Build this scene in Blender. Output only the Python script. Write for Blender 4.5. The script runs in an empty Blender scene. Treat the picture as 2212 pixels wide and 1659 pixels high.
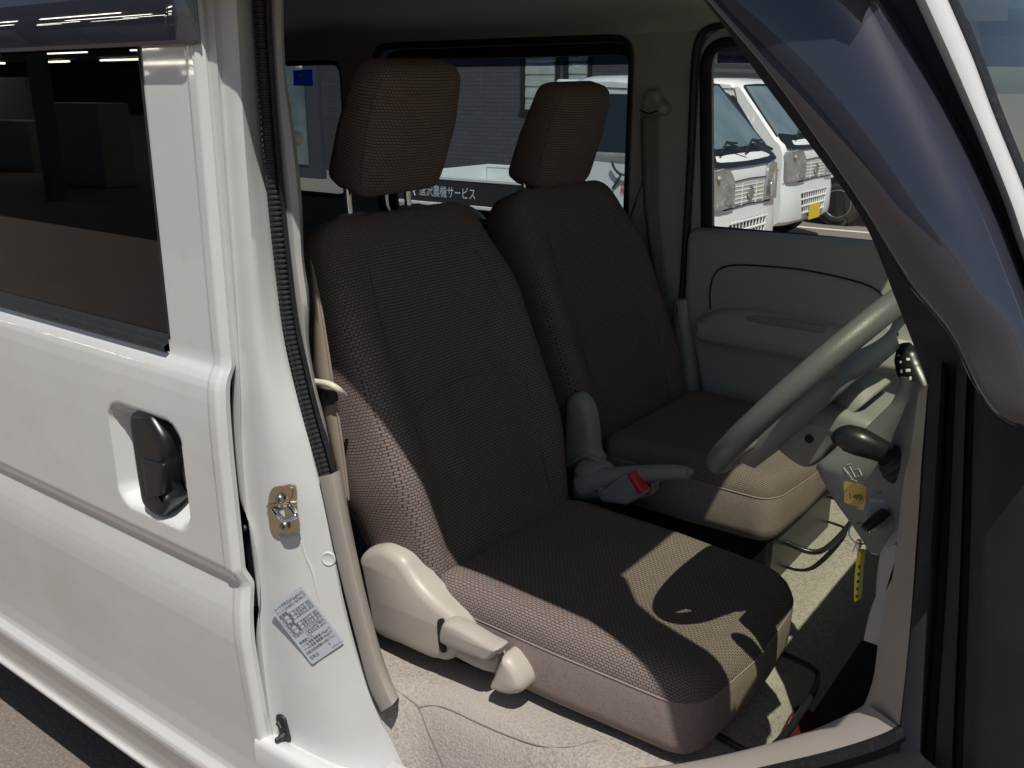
import bpy, bmesh, math, random
from mathutils import Vector, Matrix
from mathutils.geometry import tessellate_polygon
random.seed(7)
SC = bpy.context.scene
COL = SC.collection

# ------------------------------------------------------------------ camera
FPX, CU, CV = 2030.0, 1106.0, 829.5          # focal length and centre in pixels of a 2212 px wide picture
CAM = Vector((0.0, -0.80, 1.55))
PITCH, YAW = math.radians(17.5), math.radians(37.0)
cd = bpy.data.cameras.new('camera')
cam = bpy.data.objects.new('camera', cd); COL.objects.link(cam)
cd.sensor_width = 36.0; cd.lens = 36.0 * FPX / 2212.0
cd.clip_start = 0.02; cd.clip_end = 800.0
cam.location = CAM
cam.rotation_euler = (math.radians(90) - PITCH, 0, YAW)
SC.camera = cam

# ------------------------------------------------------------------ sky, sun, exposure
SUNPOS = Vector((0.40, -0.34, 1.0)).normalized()
w = bpy.data.worlds.new('World'); SC.world = w; w.use_nodes = True
nt = w.node_tree
bg = nt.nodes['Background']
sky = nt.nodes.new('ShaderNodeTexSky'); sky.sky_type = 'NISHITA'; sky.sun_disc = False
sky.sun_elevation = math.asin(SUNPOS.z)
sky.sun_rotation = math.atan2(SUNPOS.x, SUNPOS.y)
sky.air_density = 1.0; sky.dust_density = 1.2; sky.ozone_density = 1.0
nt.links.new(sky.outputs[0], bg.inputs[0]); bg.inputs[1].default_value = 0.06
sd = bpy.data.lights.new('sun', 'SUN'); sd.energy = 4.8; sd.angle = math.radians(0.53); sd.color = (1.0, 0.95, 0.88)
sun = bpy.data.objects.new('sun', sd); COL.objects.link(sun)
sun.rotation_euler = (-SUNPOS).to_track_quat('-Z', 'Y').to_euler()
sun.location = (2, -2, 8)
SC.view_settings.view_transform = 'Standard'; SC.view_settings.look = 'None'
SC.view_settings.exposure = -0.18; SC.view_settings.gamma = 1.0
SC.view_settings.use_curve_mapping = False
SC.cycles.use_denoising = True
SC.cycles.max_bounces = 10; SC.cycles.diffuse_bounces = 4; SC.cycles.transparent_max_bounces = 16
SC.cycles.glossy_bounces = 4; SC.cycles.transmission_bounces = 4
SC.cycles.caustics_reflective = False; SC.cycles.caustics_refractive = False

# ------------------------------------------------------------------ pixel -> point
_h = Vector((-math.sin(YAW), math.cos(YAW), 0)); _r = Vector((math.cos(YAW), math.sin(YAW), 0))
_f = _h * math.cos(PITCH) - Vector((0, 0, math.sin(PITCH)))
_u = _h * math.sin(PITCH) + Vector((0, 0, math.cos(PITCH)))
def P(u, v, x=None, y=None, z=None):
    d = _r * (u - CU) + _u * (CV - v) + _f * FPX
    if y is not None: t = (y - CAM.y) / d.y
    elif x is not None: t = (x - CAM.x) / d.x
    else: t = (z - CAM.z) / d.z
    return CAM + d * t
def PY(pts, y): return [P(p[0], p[1], y=y) for p in pts]
def PYY(pts): return [P(p[0], p[1], y=p[2]) for p in pts]

# ------------------------------------------------------------------ mesh helpers
def resample(pts, n, closed=False, smooth=True):
    pts = [Vector(p) for p in pts]
    k = len(pts)
    dense = []
    segs = k if closed else k - 1
    for i in range(segs):
        p1, p2 = pts[i], pts[(i + 1) % k]
        if smooth:
            p0 = pts[(i - 1) % k] if (closed or i > 0) else p1 + (p1 - p2)
            p3 = pts[(i + 2) % k] if (closed or i + 2 < k) else p2 + (p2 - p1)
        for j in range(12):
            t = j / 12.0
            if smooth:
                q = 0.5 * ((2 * p1) + (p2 - p0) * t + (2 * p0 - 5 * p1 + 4 * p2 - p3) * t * t + (3 * p1 - p0 - 3 * p2 + p3) * t ** 3)
            else:
                q = p1.lerp(p2, t)
            dense.append(q)
    dense.append(pts[0] if closed else pts[-1])
    L = [0.0]
    for a, b in zip(dense, dense[1:]): L.append(L[-1] + (b - a).length)
    out = []; i = 0; m = n if closed else n - 1
    for j in range(n):
        s = L[-1] * j / m
        while i < len(L) - 2 and L[i + 1] < s: i += 1
        d = L[i + 1] - L[i]
        out.append(dense[i].lerp(dense[i + 1], (s - L[i]) / d if d > 1e-9 else 0))
    return out

def place(o, parent):
    COL.objects.link(o)
    if parent is not None:
        o.parent = parent
        o.matrix_parent_inverse = WM[parent.name].inverted()
        WM[o.name] = Matrix.Identity(4)
    else:
        WM[o.name] = Matrix.Identity(4)
    return o
WM = {}
def empty(name, loc=(0, 0, 0), parent=None):
    e = bpy.data.objects.new(name, None); e.empty_display_size = 0.05
    COL.objects.link(e); e.location = loc
    WM[e.name] = Matrix.Translation(Vector(loc))
    if parent is not None:
        e.parent = parent; e.matrix_parent_inverse = WM[parent.name].inverted()
    return e
def tag(o, label=None, cat=None, group=None, kind=None):
    if label: o['label'] = label
    if cat: o['category'] = cat
    if group: o['group'] = group
    if kind: o['kind'] = kind
    return o

def boxuv(me):
    uv = me.uv_layers.new(name='UVMap')
    for p in me.polygons:
        n = p.normal; a = max(range(3), key=lambda i: abs(n[i]))
        for li in p.loop_indices:
            c = me.vertices[me.loops[li].vertex_index].co
            uv.data[li].uv = (c.y, c.z) if a == 0 else (c.x, c.z) if a == 1 else (c.x, c.y)

def mk(name, verts, faces, mats, parent=None, smooth=True, angle=40, mod=None, fmat=None, uv=True, fixn=True, vuv=None):
    me = bpy.data.meshes.new(name)
    me.from_pydata([tuple(v) for v in verts], [], faces)
    if not isinstance(mats, (list, tuple)): mats = [mats]
    for m in mats: me.materials.append(m)
    if fmat:
        for i, p in enumerate(me.polygons): p.material_index = fmat[i]
    if fixn:
        bm = bmesh.new(); bm.from_mesh(me)
        bmesh.ops.recalc_face_normals(bm, faces=bm.faces); bm.to_mesh(me); bm.free()
    if smooth:
        me.polygons.foreach_set('use_smooth', [True] * len(me.polygons))
        if angle < 180: me.set_sharp_from_angle(angle=math.radians(angle))
    if vuv:
        ul = me.uv_layers.new(name='UVMap')
        for l in me.loops: ul.data[l.index].uv = vuv[l.vertex_index]
    elif uv: boxuv(me)
    me.update()
    o = bpy.data.objects.new(name, me)
    place(o, parent)
    for m in (mod or []):
        kind = m[0]
        if kind == 'solid':
            s = o.modifiers.new('solid', 'SOLIDIFY'); s.thickness = m[1]; s.offset = m[2] if len(m) > 2 else -1
        elif kind == 'bevel':
            s = o.modifiers.new('bevel', 'BEVEL'); s.width = m[1]; s.segments = m[2] if len(m) > 2 else 2
            s.limit_method = 'ANGLE'; s.angle_limit = math.radians(35); s.harden_normals = False
        elif kind == 'sub':
            s = o.modifiers.new('sub', 'SUBSURF'); s.levels = m[1]; s.render_levels = m[1]
    return o

def grid(rows, closed_u=False, closed_v=False):
    n = len(rows[0]); V = [p for r in rows for p in r]; Fs = []
    R = len(rows)
    for i in range(R if closed_v else R - 1):
        i2 = (i + 1) % R
        for j in range(n if closed_u else n - 1):
            j2 = (j + 1) % n
            Fs.append((i * n + j, i * n + j2, i2 * n + j2, i2 * n + j))
    return V, Fs

def loft(name, curves, n, mat, parent=None, cross=0, thick=0.0, smooth_curve=True, angle=40, off=-1, mod=None):
    rows = [resample(c, n, smooth=smooth_curve) for c in curves]
    if cross:
        cols = [resample([r[j] for r in rows], cross) for j in range(n)]
        rows = [[cols[j][i] for j in range(n)] for i in range(cross)]
    V, Fs = grid(rows)
    md = list(mod or [])
    if thick: md = [('solid', thick, off)] + md
    return mk(name, V, Fs, mat, parent, angle=angle, mod=md)

def tube(name, pts, r, mat, parent=None, n=10, seg=None, closed=False, cap=True, smooth=True, flat=None, up=None):
    if seg: pts = resample(pts, seg, closed=closed, smooth=smooth)
    pts = [Vector(p) for p in pts]; k = len(pts)
    rad = r if isinstance(r, (list, tuple)) else [r] * k
    if len(rad) != k:
        rr = []
        for i in range(k):
            s = i / (k - 1) * (len(rad) - 1); a = int(min(s, len(rad) - 2)); rr.append(rad[a] + (rad[a + 1] - rad[a]) * (s - a))
        rad = rr
    rows = []; nrm = None
    for i, p in enumerate(pts):
        a = pts[(i - 1) % k] if (closed or i > 0) else p
        b = pts[(i + 1) % k] if (closed or i < k - 1) else p
        t = (b - a).normalized()
        if nrm is None:
            ref = Vector(up) if up else (Vector((0, 0, 1)) if abs(t.z) < 0.9 else Vector((1, 0, 0)))
            nrm = (ref - t * ref.dot(t)).normalized()
        else:
            if up: nrm = Vector(up)
            nrm = (nrm - t * nrm.dot(t)).normalized()
        bi = t.cross(nrm)
        fl = flat or 1.0
        rows.append([p + (nrm * math.cos(2 * math.pi * j / n) * fl + bi * math.sin(2 * math.pi * j / n)) * rad[i] for j in range(n)])
    V, Fs = grid(rows, closed_u=True, closed_v=closed)
    if cap and not closed:
        Fs.append(tuple(range(n))[::-1]); Fs.append(tuple((k - 1) * n + j for j in range(n)))
    return mk(name, V, Fs, mat, parent, angle=50)

def rpoly(pts, seg=6):
    """polygon with rounded corners: (x, y, radius) -> list of 2D points"""
    out = []; k = len(pts)
    for i in range(k):
        p = Vector(pts[i][:2]); r = pts[i][2] if len(pts[i]) > 2 else 0
        a = Vector(pts[i - 1][:2]); b = Vector(pts[(i + 1) % k][:2])
        if r <= 0: out.append(p); continue
        d1 = (a - p); d2 = (b - p); l1, l2 = d1.length, d2.length; d1.normalize(); d2.normalize()
        ang = math.acos(max(-1, min(1, d1.dot(d2)))); tl = min(r / math.tan(ang / 2), 0.49 * l1, 0.49 * l2)
        for j in range(seg + 1):
            t = j / seg; q1 = p + d1 * tl; q2 = p + d2 * tl
            out.append(q1 * (1 - t) ** 2 + p * 2 * t * (1 - t) + q2 * t * t)
    return out

def inset2(poly, d):
    k = len(poly); out = []
    area = sum(poly[i].x * poly[(i + 1) % k].y - poly[(i + 1) % k].x * poly[i].y for i in range(k))
    sg = 1 if area > 0 else -1
    for i in range(k):
        t = (poly[(i + 1) % k] - poly[i - 1]);
        t = t.normalized() if t.length > 1e-9 else Vector((1, 0))
        out.append(poly[i] + Vector((-t.y, t.x)) * d * sg)
    return out

def pillow(name, O, ax, ay, an, outline, layers, mats, parent=None, sculpt=None, side_from=None, rings=8, back=True, angle=180, mod=None, matf=None):
    """stack of inset outlines from back (first layer) to front (last), closed with concentric rings"""
    O, ax, ay, an = Vector(O), Vector(ax), Vector(ay), Vector(an)
    k = len(outline); rows = []; tagm = []
    cen = sum(outline, Vector((0, 0))) / k
    UV = []
    nrm2 = [(a - b) for a, b in zip(outline, inset2(outline, 1.0))]
    dmx = layers[-1][0]
    def w(p, d): return O + ax * p.x + ay * p.y + an * (d + (sculpt(p.x, p.y, d) if sculpt else 0))
    if back and rings:
        p0 = inset2(outline, layers[0][1])
        for q in range(rings, 0, -1):
            rows.append([w(cen + (p - cen) * (1 - q / (rings + 0.25)), layers[0][0]) for p in p0]); tagm.append(1)
    for d, ins in layers:
        rows.append([w(p, d) for p in inset2(outline, ins)]); tagm.append(1 if (side_from is not None and d < side_from) else 0)
    p0 = inset2(outline, layers[-1][1])
    for q in range(1, rings + 1):
        rows.append([w(cen + (p - cen) * (1 - q / (rings + 0.25)), layers[-1][0]) for p in p0]); tagm.append(0)
    V, Fs = grid(rows, closed_u=True)
    n = k; fm = []
    for i in range(len(rows) - 1): fm += [tagm[i] if side_from is not None else 0] * n
    if rings == 0:                                   # flat face for outlines that are not convex
        b0 = (len(rows) - 1) * n
        Fs += [tuple(b0 + i for i in t) for t in tessellate_polygon([[Vector((p.x, p.y, 0)) for p in p0]])]
        return mk(name, V, Fs, mats, parent, angle=angle, mod=mod)
    for (ri, r) in enumerate(rows):
        for j, q in enumerate(r):
            loc = q - O; drop = max(0.0, dmx - loc.dot(an)) if ri >= (rings if back else 0) else dmx - layers[0][0]
            if ri > len(rows) - 1 - rings: drop = 0
            UV.append((loc.dot(ax) + nrm2[j].x * drop, loc.dot(ay) + nrm2[j].y * drop))
    Fs.append(tuple((len(rows) - 1) * n + j for j in range(n))); fm.append(0)
    Fs.append(tuple(range(n))[::-1]); fm.append(fm[0])
    if not isinstance(mats, (list, tuple)): mats = [mats]
    return mk(name, V, Fs, mats, parent, angle=angle, fmat=fm if len(mats) > 1 else None, mod=mod, vuv=UV)

def plate(name, outer, holes, vec, mat, parent=None, bevel=0, angle=30):
    """flat 3D polygon with holes, extruded along vec"""
    loops = [[Vector(p) for p in outer]] + [[Vector(p) for p in h] for h in holes]
    flat = [p for l in loops for p in l]; N = len(flat); vec = Vector(vec)
    tris = tessellate_polygon(loops)
    V = flat + [p + vec for p in flat]
    Fs = [tuple(t) for t in tris] + [tuple(i + N for i in t)[::-1] for t in tris]
    b = 0
    for l in loops:
        m = len(l)
        for i in range(m):
            a, c = b + i, b + (i + 1) % m
            Fs.append((a, c, c + N, a + N))
        b += m
    return mk(name, V, Fs, mat, parent, smooth=True, angle=angle, mod=[('bevel', bevel, 2)] if bevel else None)

def box(name, a, b, mat, parent=None, bevel=0.0, seg=2):
    x0, y0, z0 = [min(a[i], b[i]) for i in range(3)]; x1, y1, z1 = [max(a[i], b[i]) for i in range(3)]
    V = [(x, y, z) for x in (x0, x1) for y in (y0, y1) for z in (z0, z1)]
    Fs = [(0, 1, 3, 2), (4, 6, 7, 5), (0, 4, 5, 1), (2, 3, 7, 6), (0, 2, 6, 4), (1, 5, 7, 3)]
    return mk(name, V, Fs, mat, parent, smooth=bool(bevel), angle=50, mod=[('bevel', bevel, seg)] if bevel else None)

def lathe(name, O, axis, prof, mat, parent=None, n=24, angle=40):
    O = Vector(O); axis = Vector(axis).normalized()
    ref = Vector((0, 0, 1)) if abs(axis.z) < 0.9 else Vector((1, 0, 0))
    a = (ref - axis * ref.dot(axis)).normalized(); b = axis.cross(a)
    rows = [[O + axis * d + (a * math.cos(2 * math.pi * j / n) + b * math.sin(2 * math.pi * j / n)) * r for j in range(n)] for d, r in prof]
    V, Fs = grid(rows, closed_u=True)
    Fs.append(tuple(range(n))[::-1]); Fs.append(tuple((len(rows) - 1) * n + j for j in range(n)))
    return mk(name, V, Fs, mat, parent, angle=angle)

def text(name, s, O, ax, ay, h, mat, parent=None, lift=0.0004, align='LEFT', width=None, depth=0.0):
    cu = bpy.data.curves.new(name, 'FONT'); cu.body = s; cu.size = 1.0; cu.align_x = align; cu.resolution_u = 2
    t = bpy.data.objects.new(name + '_tmp', cu); COL.objects.link(t)
    dg = bpy.context.evaluated_depsgraph_get(); dg.update()
    me = bpy.data.meshes.new_from_object(t.evaluated_get(dg))
    bpy.data.objects.remove(t); bpy.data.curves.remove(cu)
    ax, ay, O = Vector(ax).normalized(), Vector(ay).normalized(), Vector(O)
    an = ax.cross(ay)
    sx = h
    if width and len(me.vertices):
        xs = [v.co.x for v in me.vertices]; sx = width / max(1e-6, (max(xs) - min(xs)))
    for v in me.vertices:
        c = v.co.copy(); v.co = O + ax * (c.x * sx) + ay * (c.y * h) + an * lift
    me.materials.clear(); me.materials.append(mat)
    for p in me.polygons: p.material_index = 0
    o = bpy.data.objects.new(name, me); place(o, parent); return o

def joinmesh(name, objs, parent):
    """merge helper objects into one mesh"""
    bm = bmesh.new(); mats = []
    for o in objs:
        me = o.data; idx = []
        for m in me.materials:
            if m not in mats: mats.append(m)
            idx.append(mats.index(m))
        n0 = len(bm.faces); bm.from_mesh(me); bm.faces.ensure_lookup_table()
        for f in bm.faces[n0:]: f.material_index = idx[f.material_index] if idx else 0
    me = bpy.data.meshes.new(name); bm.to_mesh(me); bm.free()
    for m in mats: me.materials.append(m)
    for o in objs:
        d = o.data; bpy.data.objects.remove(o); bpy.data.meshes.remove(d)
    o = bpy.data.objects.new(name, me); return place(o, parent)

# ------------------------------------------------------------------ materials
def mat(name, col, rough=0.5, metal=0.0, coat=0.0, spec=0.5, noise=None, bump=None, sheen=0.0, wear=None):
    m = bpy.data.materials.new(name); m.use_nodes = True
    t = m.node_tree; b = t.nodes['Principled BSDF']
    b.inputs['Base Color'].default_value = (*col, 1); b.inputs['Roughness'].default_value = rough
    b.inputs['Metallic'].default_value = metal; b.inputs['Coat Weight'].default_value = coat
    b.inputs['Coat Roughness'].default_value = 0.04
    b.inputs['Specular IOR Level'].default_value = spec
    if sheen: b.inputs['Sheen Weight'].default_value = sheen
    tc = t.nodes.new('ShaderNodeTexCoord'); last = None
    for sc, c2, lo, hi in (noise or []):
        nz = t.nodes.new('ShaderNodeTexNoise'); nz.inputs['Scale'].default_value = sc; nz.inputs['Detail'].default_value = 5
        t.links.new(tc.outputs['Object'], nz.inputs['Vector'])
        mr = t.nodes.new('ShaderNodeMapRange'); mr.inputs[1].default_value = lo; mr.inputs[2].default_value = hi
        t.links.new(nz.outputs[0], mr.inputs[0])
        mx = t.nodes.new('ShaderNodeMix'); mx.data_type = 'RGBA'
        t.links.new(mr.outputs[0], mx.inputs[0])
        if last is None: mx.inputs[6].default_value = (*col, 1)
        else: t.links.new(last, mx.inputs[6])
        mx.inputs[7].default_value = (*c2, 1); last = mx.outputs[2]
    if last is not None: t.links.new(last, b.inputs['Base Color'])
    if bump:
        prev = None
        for sc, st, dist in bump:
            nz = t.nodes.new('ShaderNodeTexNoise'); nz.inputs['Scale'].default_value = sc; nz.inputs['Detail'].default_value = 3
            t.links.new(tc.outputs['Object'], nz.inputs['Vector'])
            bp = t.nodes.new('ShaderNodeBump'); bp.inputs['Strength'].default_value = st; bp.inputs['Distance'].default_value = dist
            t.links.new(nz.outputs[0], bp.inputs['Height'])
            if prev: t.links.new(prev, bp.inputs['Normal'])
            prev = bp.outputs[0]
        t.links.new(prev, b.inputs['Normal'])
    return m

def glassmat(name, tint, gloss=(1, 1, 1), ior=1.5, rough=0.0, haze=None):
    m = bpy.data.materials.new(name); m.use_nodes = True
    t = m.node_tree; t.nodes.remove(t.nodes['Principled BSDF']); out = t.nodes['Material Output']
    tr = t.nodes.new('ShaderNodeBsdfTransparent'); tr.inputs[0].default_value = (*tint, 1)
    gl = t.nodes.new('ShaderNodeBsdfGlossy'); gl.inputs[0].default_value = (*gloss, 1); gl.inputs['Roughness'].default_value = rough
    lw = t.nodes.new('ShaderNodeLayerWeight'); lw.inputs[0].default_value = 0.5           # Schlick, same from both sides of a thin pane
    pw = t.nodes.new('ShaderNodeMath'); pw.operation = 'POWER'; pw.inputs[1].default_value = 5.0
    t.links.new(lw.outputs['Facing'], pw.inputs[0])
    r0 = ((ior - 1) / (ior + 1)) ** 2
    fr = t.nodes.new('ShaderNodeMath'); fr.operation = 'MULTIPLY_ADD'; fr.inputs[1].default_value = 1 - r0; fr.inputs[2].default_value = r0
    t.links.new(pw.outputs[0], fr.inputs[0])
    mx = t.nodes.new('ShaderNodeMixShader')
    t.links.new(fr.outputs[0], mx.inputs[0])
    base = tr.outputs[0]
    if haze:
        df = t.nodes.new('ShaderNodeBsdfDiffuse'); df.inputs[0].default_value = (*haze[0], 1)
        m2 = t.nodes.new('ShaderNodeMixShader'); m2.inputs[0].default_value = haze[1]
        t.links.new(base, m2.inputs[1]); t.links.new(df.outputs[0], m2.inputs[2]); base = m2.outputs[0]
    t.links.new(base, mx.inputs[1]); t.links.new(gl.outputs[0], mx.inputs[2])
    t.links.new(mx.outputs[0], out.inputs[0])
    return m

def fabric(name, c1, c2, bw=0.0084, rh=0.0054, mort=0.0008, strength=0.6):
    m = bpy.data.materials.new(name); m.use_nodes = True
    t = m.node_tree; b = t.nodes['Principled BSDF']
    b.inputs['Roughness'].default_value = 0.92; b.inputs['Specular IOR Level'].default_value = 0.15
    b.inputs['Sheen Weight'].default_value = 0.0
    uv = t.nodes.new('ShaderNodeUVMap')
    nz0 = t.nodes.new('ShaderNodeTexNoise'); nz0.inputs['Scale'].default_value = 14
    t.links.new(uv.outputs[0], nz0.inputs['Vector'])
    ad = t.nodes.new('ShaderNodeVectorMath'); ad.operation = 'MULTIPLY_ADD'
    t.links.new(nz0.outputs['Color'], ad.inputs[0]); ad.inputs[1].default_value = (0.008, 0.008, 0); t.links.new(uv.outputs[0], ad.inputs[2])
    br = t.nodes.new('ShaderNodeTexBrick'); br.inputs['Scale'].default_value = 1.0
    br.inputs['Brick Width'].default_value = bw; br.inputs['Row Height'].default_value = rh
    br.inputs['Mortar Size'].default_value = mort; br.inputs['Mortar Smooth'].default_value = 0.6
    br.inputs['Color1'].default_value = (*c1, 1); br.inputs['Color2'].default_value = (*[x * 0.9 for x in c1], 1)
    br.inputs['Mortar'].default_value = (*c2, 1)
    t.links.new(ad.outputs[0], br.inputs['Vector'])
    nz = t.nodes.new('ShaderNodeTexNoise'); nz.inputs['Scale'].default_value = 900; nz.inputs['Detail'].default_value = 2
    t.links.new(uv.outputs[0], nz.inputs['Vector'])
    mx = t.nodes.new('ShaderNodeMix'); mx.data_type = 'RGBA'; mx.blend_type = 'MULTIPLY'; mx.inputs[0].default_value = 0.35
    t.links.new(br.outputs['Color'], mx.inputs[6]); t.links.new(nz.outputs['Color'], mx.inputs[7])
    t.links.new(mx.outputs[2], b.inputs['Base Color'])
    b1 = t.nodes.new('ShaderNodeBump'); b1.inputs['Strength'].default_value = strength; b1.inputs['Distance'].default_value = 0.0012; b1.invert = True
    t.links.new(br.outputs['Fac'], b1.inputs['Height'])
    b2 = t.nodes.new('ShaderNodeBump'); b2.inputs['Strength'].default_value = 0.4; b2.inputs['Distance'].default_value = 0.0004
    t.links.new(nz.outputs[0], b2.inputs['Height']); t.links.new(b1.outputs[0], b2.inputs['Normal'])
    t.links.new(b2.outputs[0], b.inputs['Normal'])
    return m

M = {}
M['white'] = mat('white_paint', (0.68, 0.69, 0.685), 0.30, coat=1.0, noise=[(38, (0.655, 0.65, 0.635), 0.55, 0.72), (5, (0.645, 0.655, 0.655), 0.35, 0.7), (3.1, (0.60, 0.60, 0.585), 0.55, 0.8), (150, (0.55, 0.55, 0.53), 0.70, 0.85)], bump=[(420, 0.05, 0.0004)])
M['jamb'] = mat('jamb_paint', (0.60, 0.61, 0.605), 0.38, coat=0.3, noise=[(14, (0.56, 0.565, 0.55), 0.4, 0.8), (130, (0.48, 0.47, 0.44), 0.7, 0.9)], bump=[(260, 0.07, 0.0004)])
M['rubber'] = mat('black_rubber', (0.014, 0.015, 0.018), 0.55, noise=[(160, (0.05, 0.05, 0.052), 0.55, 0.8)])
M['black'] = mat('black_plastic', (0.012, 0.013, 0.016), 0.32, noise=[(300, (0.03, 0.03, 0.032), 0.6, 0.85)], bump=[(900, 0.1, 0.0003)])
M['blackgap'] = mat('dark_gap', (0.01, 0.01, 0.011), 0.8)
M['darkframe'] = mat('dark_frame', (0.020, 0.023, 0.032), 0.62, spec=.25, noise=[(20, (0.030, 0.030, 0.034), 0.4, 0.7), (420, (0.16, 0.15, 0.13), 0.74, 0.82)], bump=[(200, 0.12, 0.0006)])
M['visor'] = glassmat('smoked_visor', (0.05, 0.05, 0.07), (0.95, 0.95, 1.0), 2.0, 0.015, haze=((0.10, 0.11, 0.16), 0.30))
M['visor_left'] = glassmat('smoked_visor_clear', (0.30, 0.32, 0.42), (1, 1, 1), 1.45, 0.02)
M['privacy'] = glassmat('privacy_glass', (0.20, 0.21, 0.23), (1, 1, 1), 1.62, 0.0)
M['rearglass'] = glassmat('tinted_glass', (0.72, 0.77, 0.80), (1, 1, 1), 1.5, 0.0)
M['frontglass'] = glassmat('green_glass', (0.95, 0.97, 0.96), (1, 1, 1), 1.45, 0.0)
M['windscreen'] = glassmat('windscreen_glass', (0.80, 0.86, 0.68), (1, 1, 1), 1.5, 0.0)
M['beige'] = mat('beige_plastic', (0.43, 0.39, 0.345), 0.42, noise=[(8, (0.405, 0.367, 0.325), 0.4, 0.7)], bump=[(700, 0.16, 0.0005)])
M['trim'] = mat('grey_beige_plastic', (0.43, 0.425, 0.41), 0.5, noise=[(9, (0.40, 0.395, 0.38), 0.4, 0.7)], bump=[(800, 0.18, 0.0005)])
M['wheelskin'] = mat('wheel_skin', (0.120, 0.121, 0.126), 0.40, bump=[(520, 0.35, 0.0012), (1500, 0.2, 0.0004)])
M['column'] = mat('column_plastic', (0.22, 0.222, 0.222), 0.48, bump=[(800, 0.2, 0.0005)])
M['greyplast'] = mat('grey_plastic', (0.31, 0.30, 0.285), 0.45, bump=[(800, 0.15, 0.0004)])
M['liner'] = mat('headliner_cloth', (0.55, 0.55, 0.54), 0.95, spec=0.1, noise=[(30, (0.51, 0.51, 0.50), 0.4, 0.7)], bump=[(600, 0.2, 0.0005)])
M['fabric'] = fabric('woven_fabric', (0.280, 0.222, 0.202), (0.068, 0.052, 0.049))
M['plain'] = mat('plain_fabric', (0.29, 0.232, 0.210), 0.95, spec=0.1, noise=[(260, (0.22, 0.176, 0.158), 0.45, 0.75)], bump=[(900, 0.35, 0.0006), (18, 0.25, 0.006)])
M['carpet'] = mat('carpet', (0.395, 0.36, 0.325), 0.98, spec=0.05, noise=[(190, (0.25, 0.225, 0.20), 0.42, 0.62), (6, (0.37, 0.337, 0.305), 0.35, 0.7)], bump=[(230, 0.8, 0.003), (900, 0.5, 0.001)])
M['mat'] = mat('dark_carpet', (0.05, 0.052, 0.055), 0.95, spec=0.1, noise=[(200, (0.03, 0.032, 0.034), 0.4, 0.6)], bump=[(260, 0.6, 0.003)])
M['redmat'] = mat('dark_red_carpet', (0.075, 0.018, 0.018), 0.95, spec=0.1, bump=[(260, 0.6, 0.003)])
M['stitch'] = mat('dark_stitch', (0.10, 0.08, 0.07), 0.9)
M['seam'] = mat('seam_thread', (0.19, 0.165, 0.145), 0.9)
M['piping'] = mat('light_piping', (0.30, 0.245, 0.225), 0.85)
M['chrome'] = mat('chrome', (0.75, 0.75, 0.76), 0.12, metal=1.0)
M['zinc'] = mat('zinc_plate', (0.62, 0.57, 0.42), 0.26, metal=1.0, noise=[(45, (0.70, 0.46, 0.36), 0.5, 0.75), (70, (0.5, 0.52, 0.45), 0.5, 0.8)])
M['steel'] = mat('dull_steel', (0.36, 0.36, 0.36), 0.35, metal=1.0)
M['label'] = mat('label_paper', (0.42, 0.45, 0.50), 0.45)
M['ink'] = mat('ink', (0.05, 0.06, 0.06), 0.6)
M['inkwhite'] = mat('white_print', (0.75, 0.76, 0.76), 0.6)
M['belt'] = mat('seat_belt_web', (0.27, 0.225, 0.165), 0.8, bump=[(700, 0.3, 0.0006)])
M['beltgrey'] = mat('grey_belt_web', (0.22, 0.20, 0.175), 0.8, bump=[(700, 0.3, 0.0006)])
M['red'] = mat('red_button', (0.62, 0.03, 0.035), 0.35)
M['blue'] = mat('blue_sticker', (0.03, 0.22, 0.90), 0.4)
_t = M['blue'].node_tree; _tl = _t.nodes.new('ShaderNodeBsdfTranslucent'); _tl.inputs[0].default_value = (.03, .25, .95, 1)
_mx = _t.nodes.new('ShaderNodeMixShader'); _mx.inputs[0].default_value = .6
_t.links.new(_t.nodes['Principled BSDF'].outputs[0], _mx.inputs[1]); _t.links.new(_tl.outputs[0], _mx.inputs[2]); _t.links.new(_mx.outputs[0], _t.nodes['Material Output'].inputs[0])
M['tape'] = mat('masking_tape', (0.62, 0.46, 0.14), 0.6, noise=[(60, (0.54, 0.39, 0.11), 0.4, 0.7)])
M['tape2'] = mat('masking_tape_edge', (0.70, 0.58, 0.16), 0.6)
M['yellow'] = mat('yellow_tag', (0.80, 0.70, 0.03), 0.35)
from mathutils.bvhtree import BVHTree
def hit(o, u, v, lift=0.0):
    """where the line of sight through a pixel meets a built surface (no modifiers)"""
    me = o.data
    bv = BVHTree.FromPolygons([x.co for x in me.vertices], [tuple(p.vertices) for p in me.polygons])
    d = (_r * (u - CU) + _u * (CV - v) + _f * FPX).normalized()
    loc, n, i, dist = bv.ray_cast(CAM, d)
    if n is None:                                   # just off the edge: nearest point of the surface
        best = None
        for k in range(40):
            q = CAM + d * (.7 + k * .05)
            l2, n2, i2, ds = bv.find_nearest(q)
            if best is None or ds < best[0]: best = (ds, l2, n2)
        print('MISS', o.name, u, v, round(best[0], 4)); loc, n = best[1], best[2]
    if n.dot(d) > 0: n = -n
    return loc + n * lift, n

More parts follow.
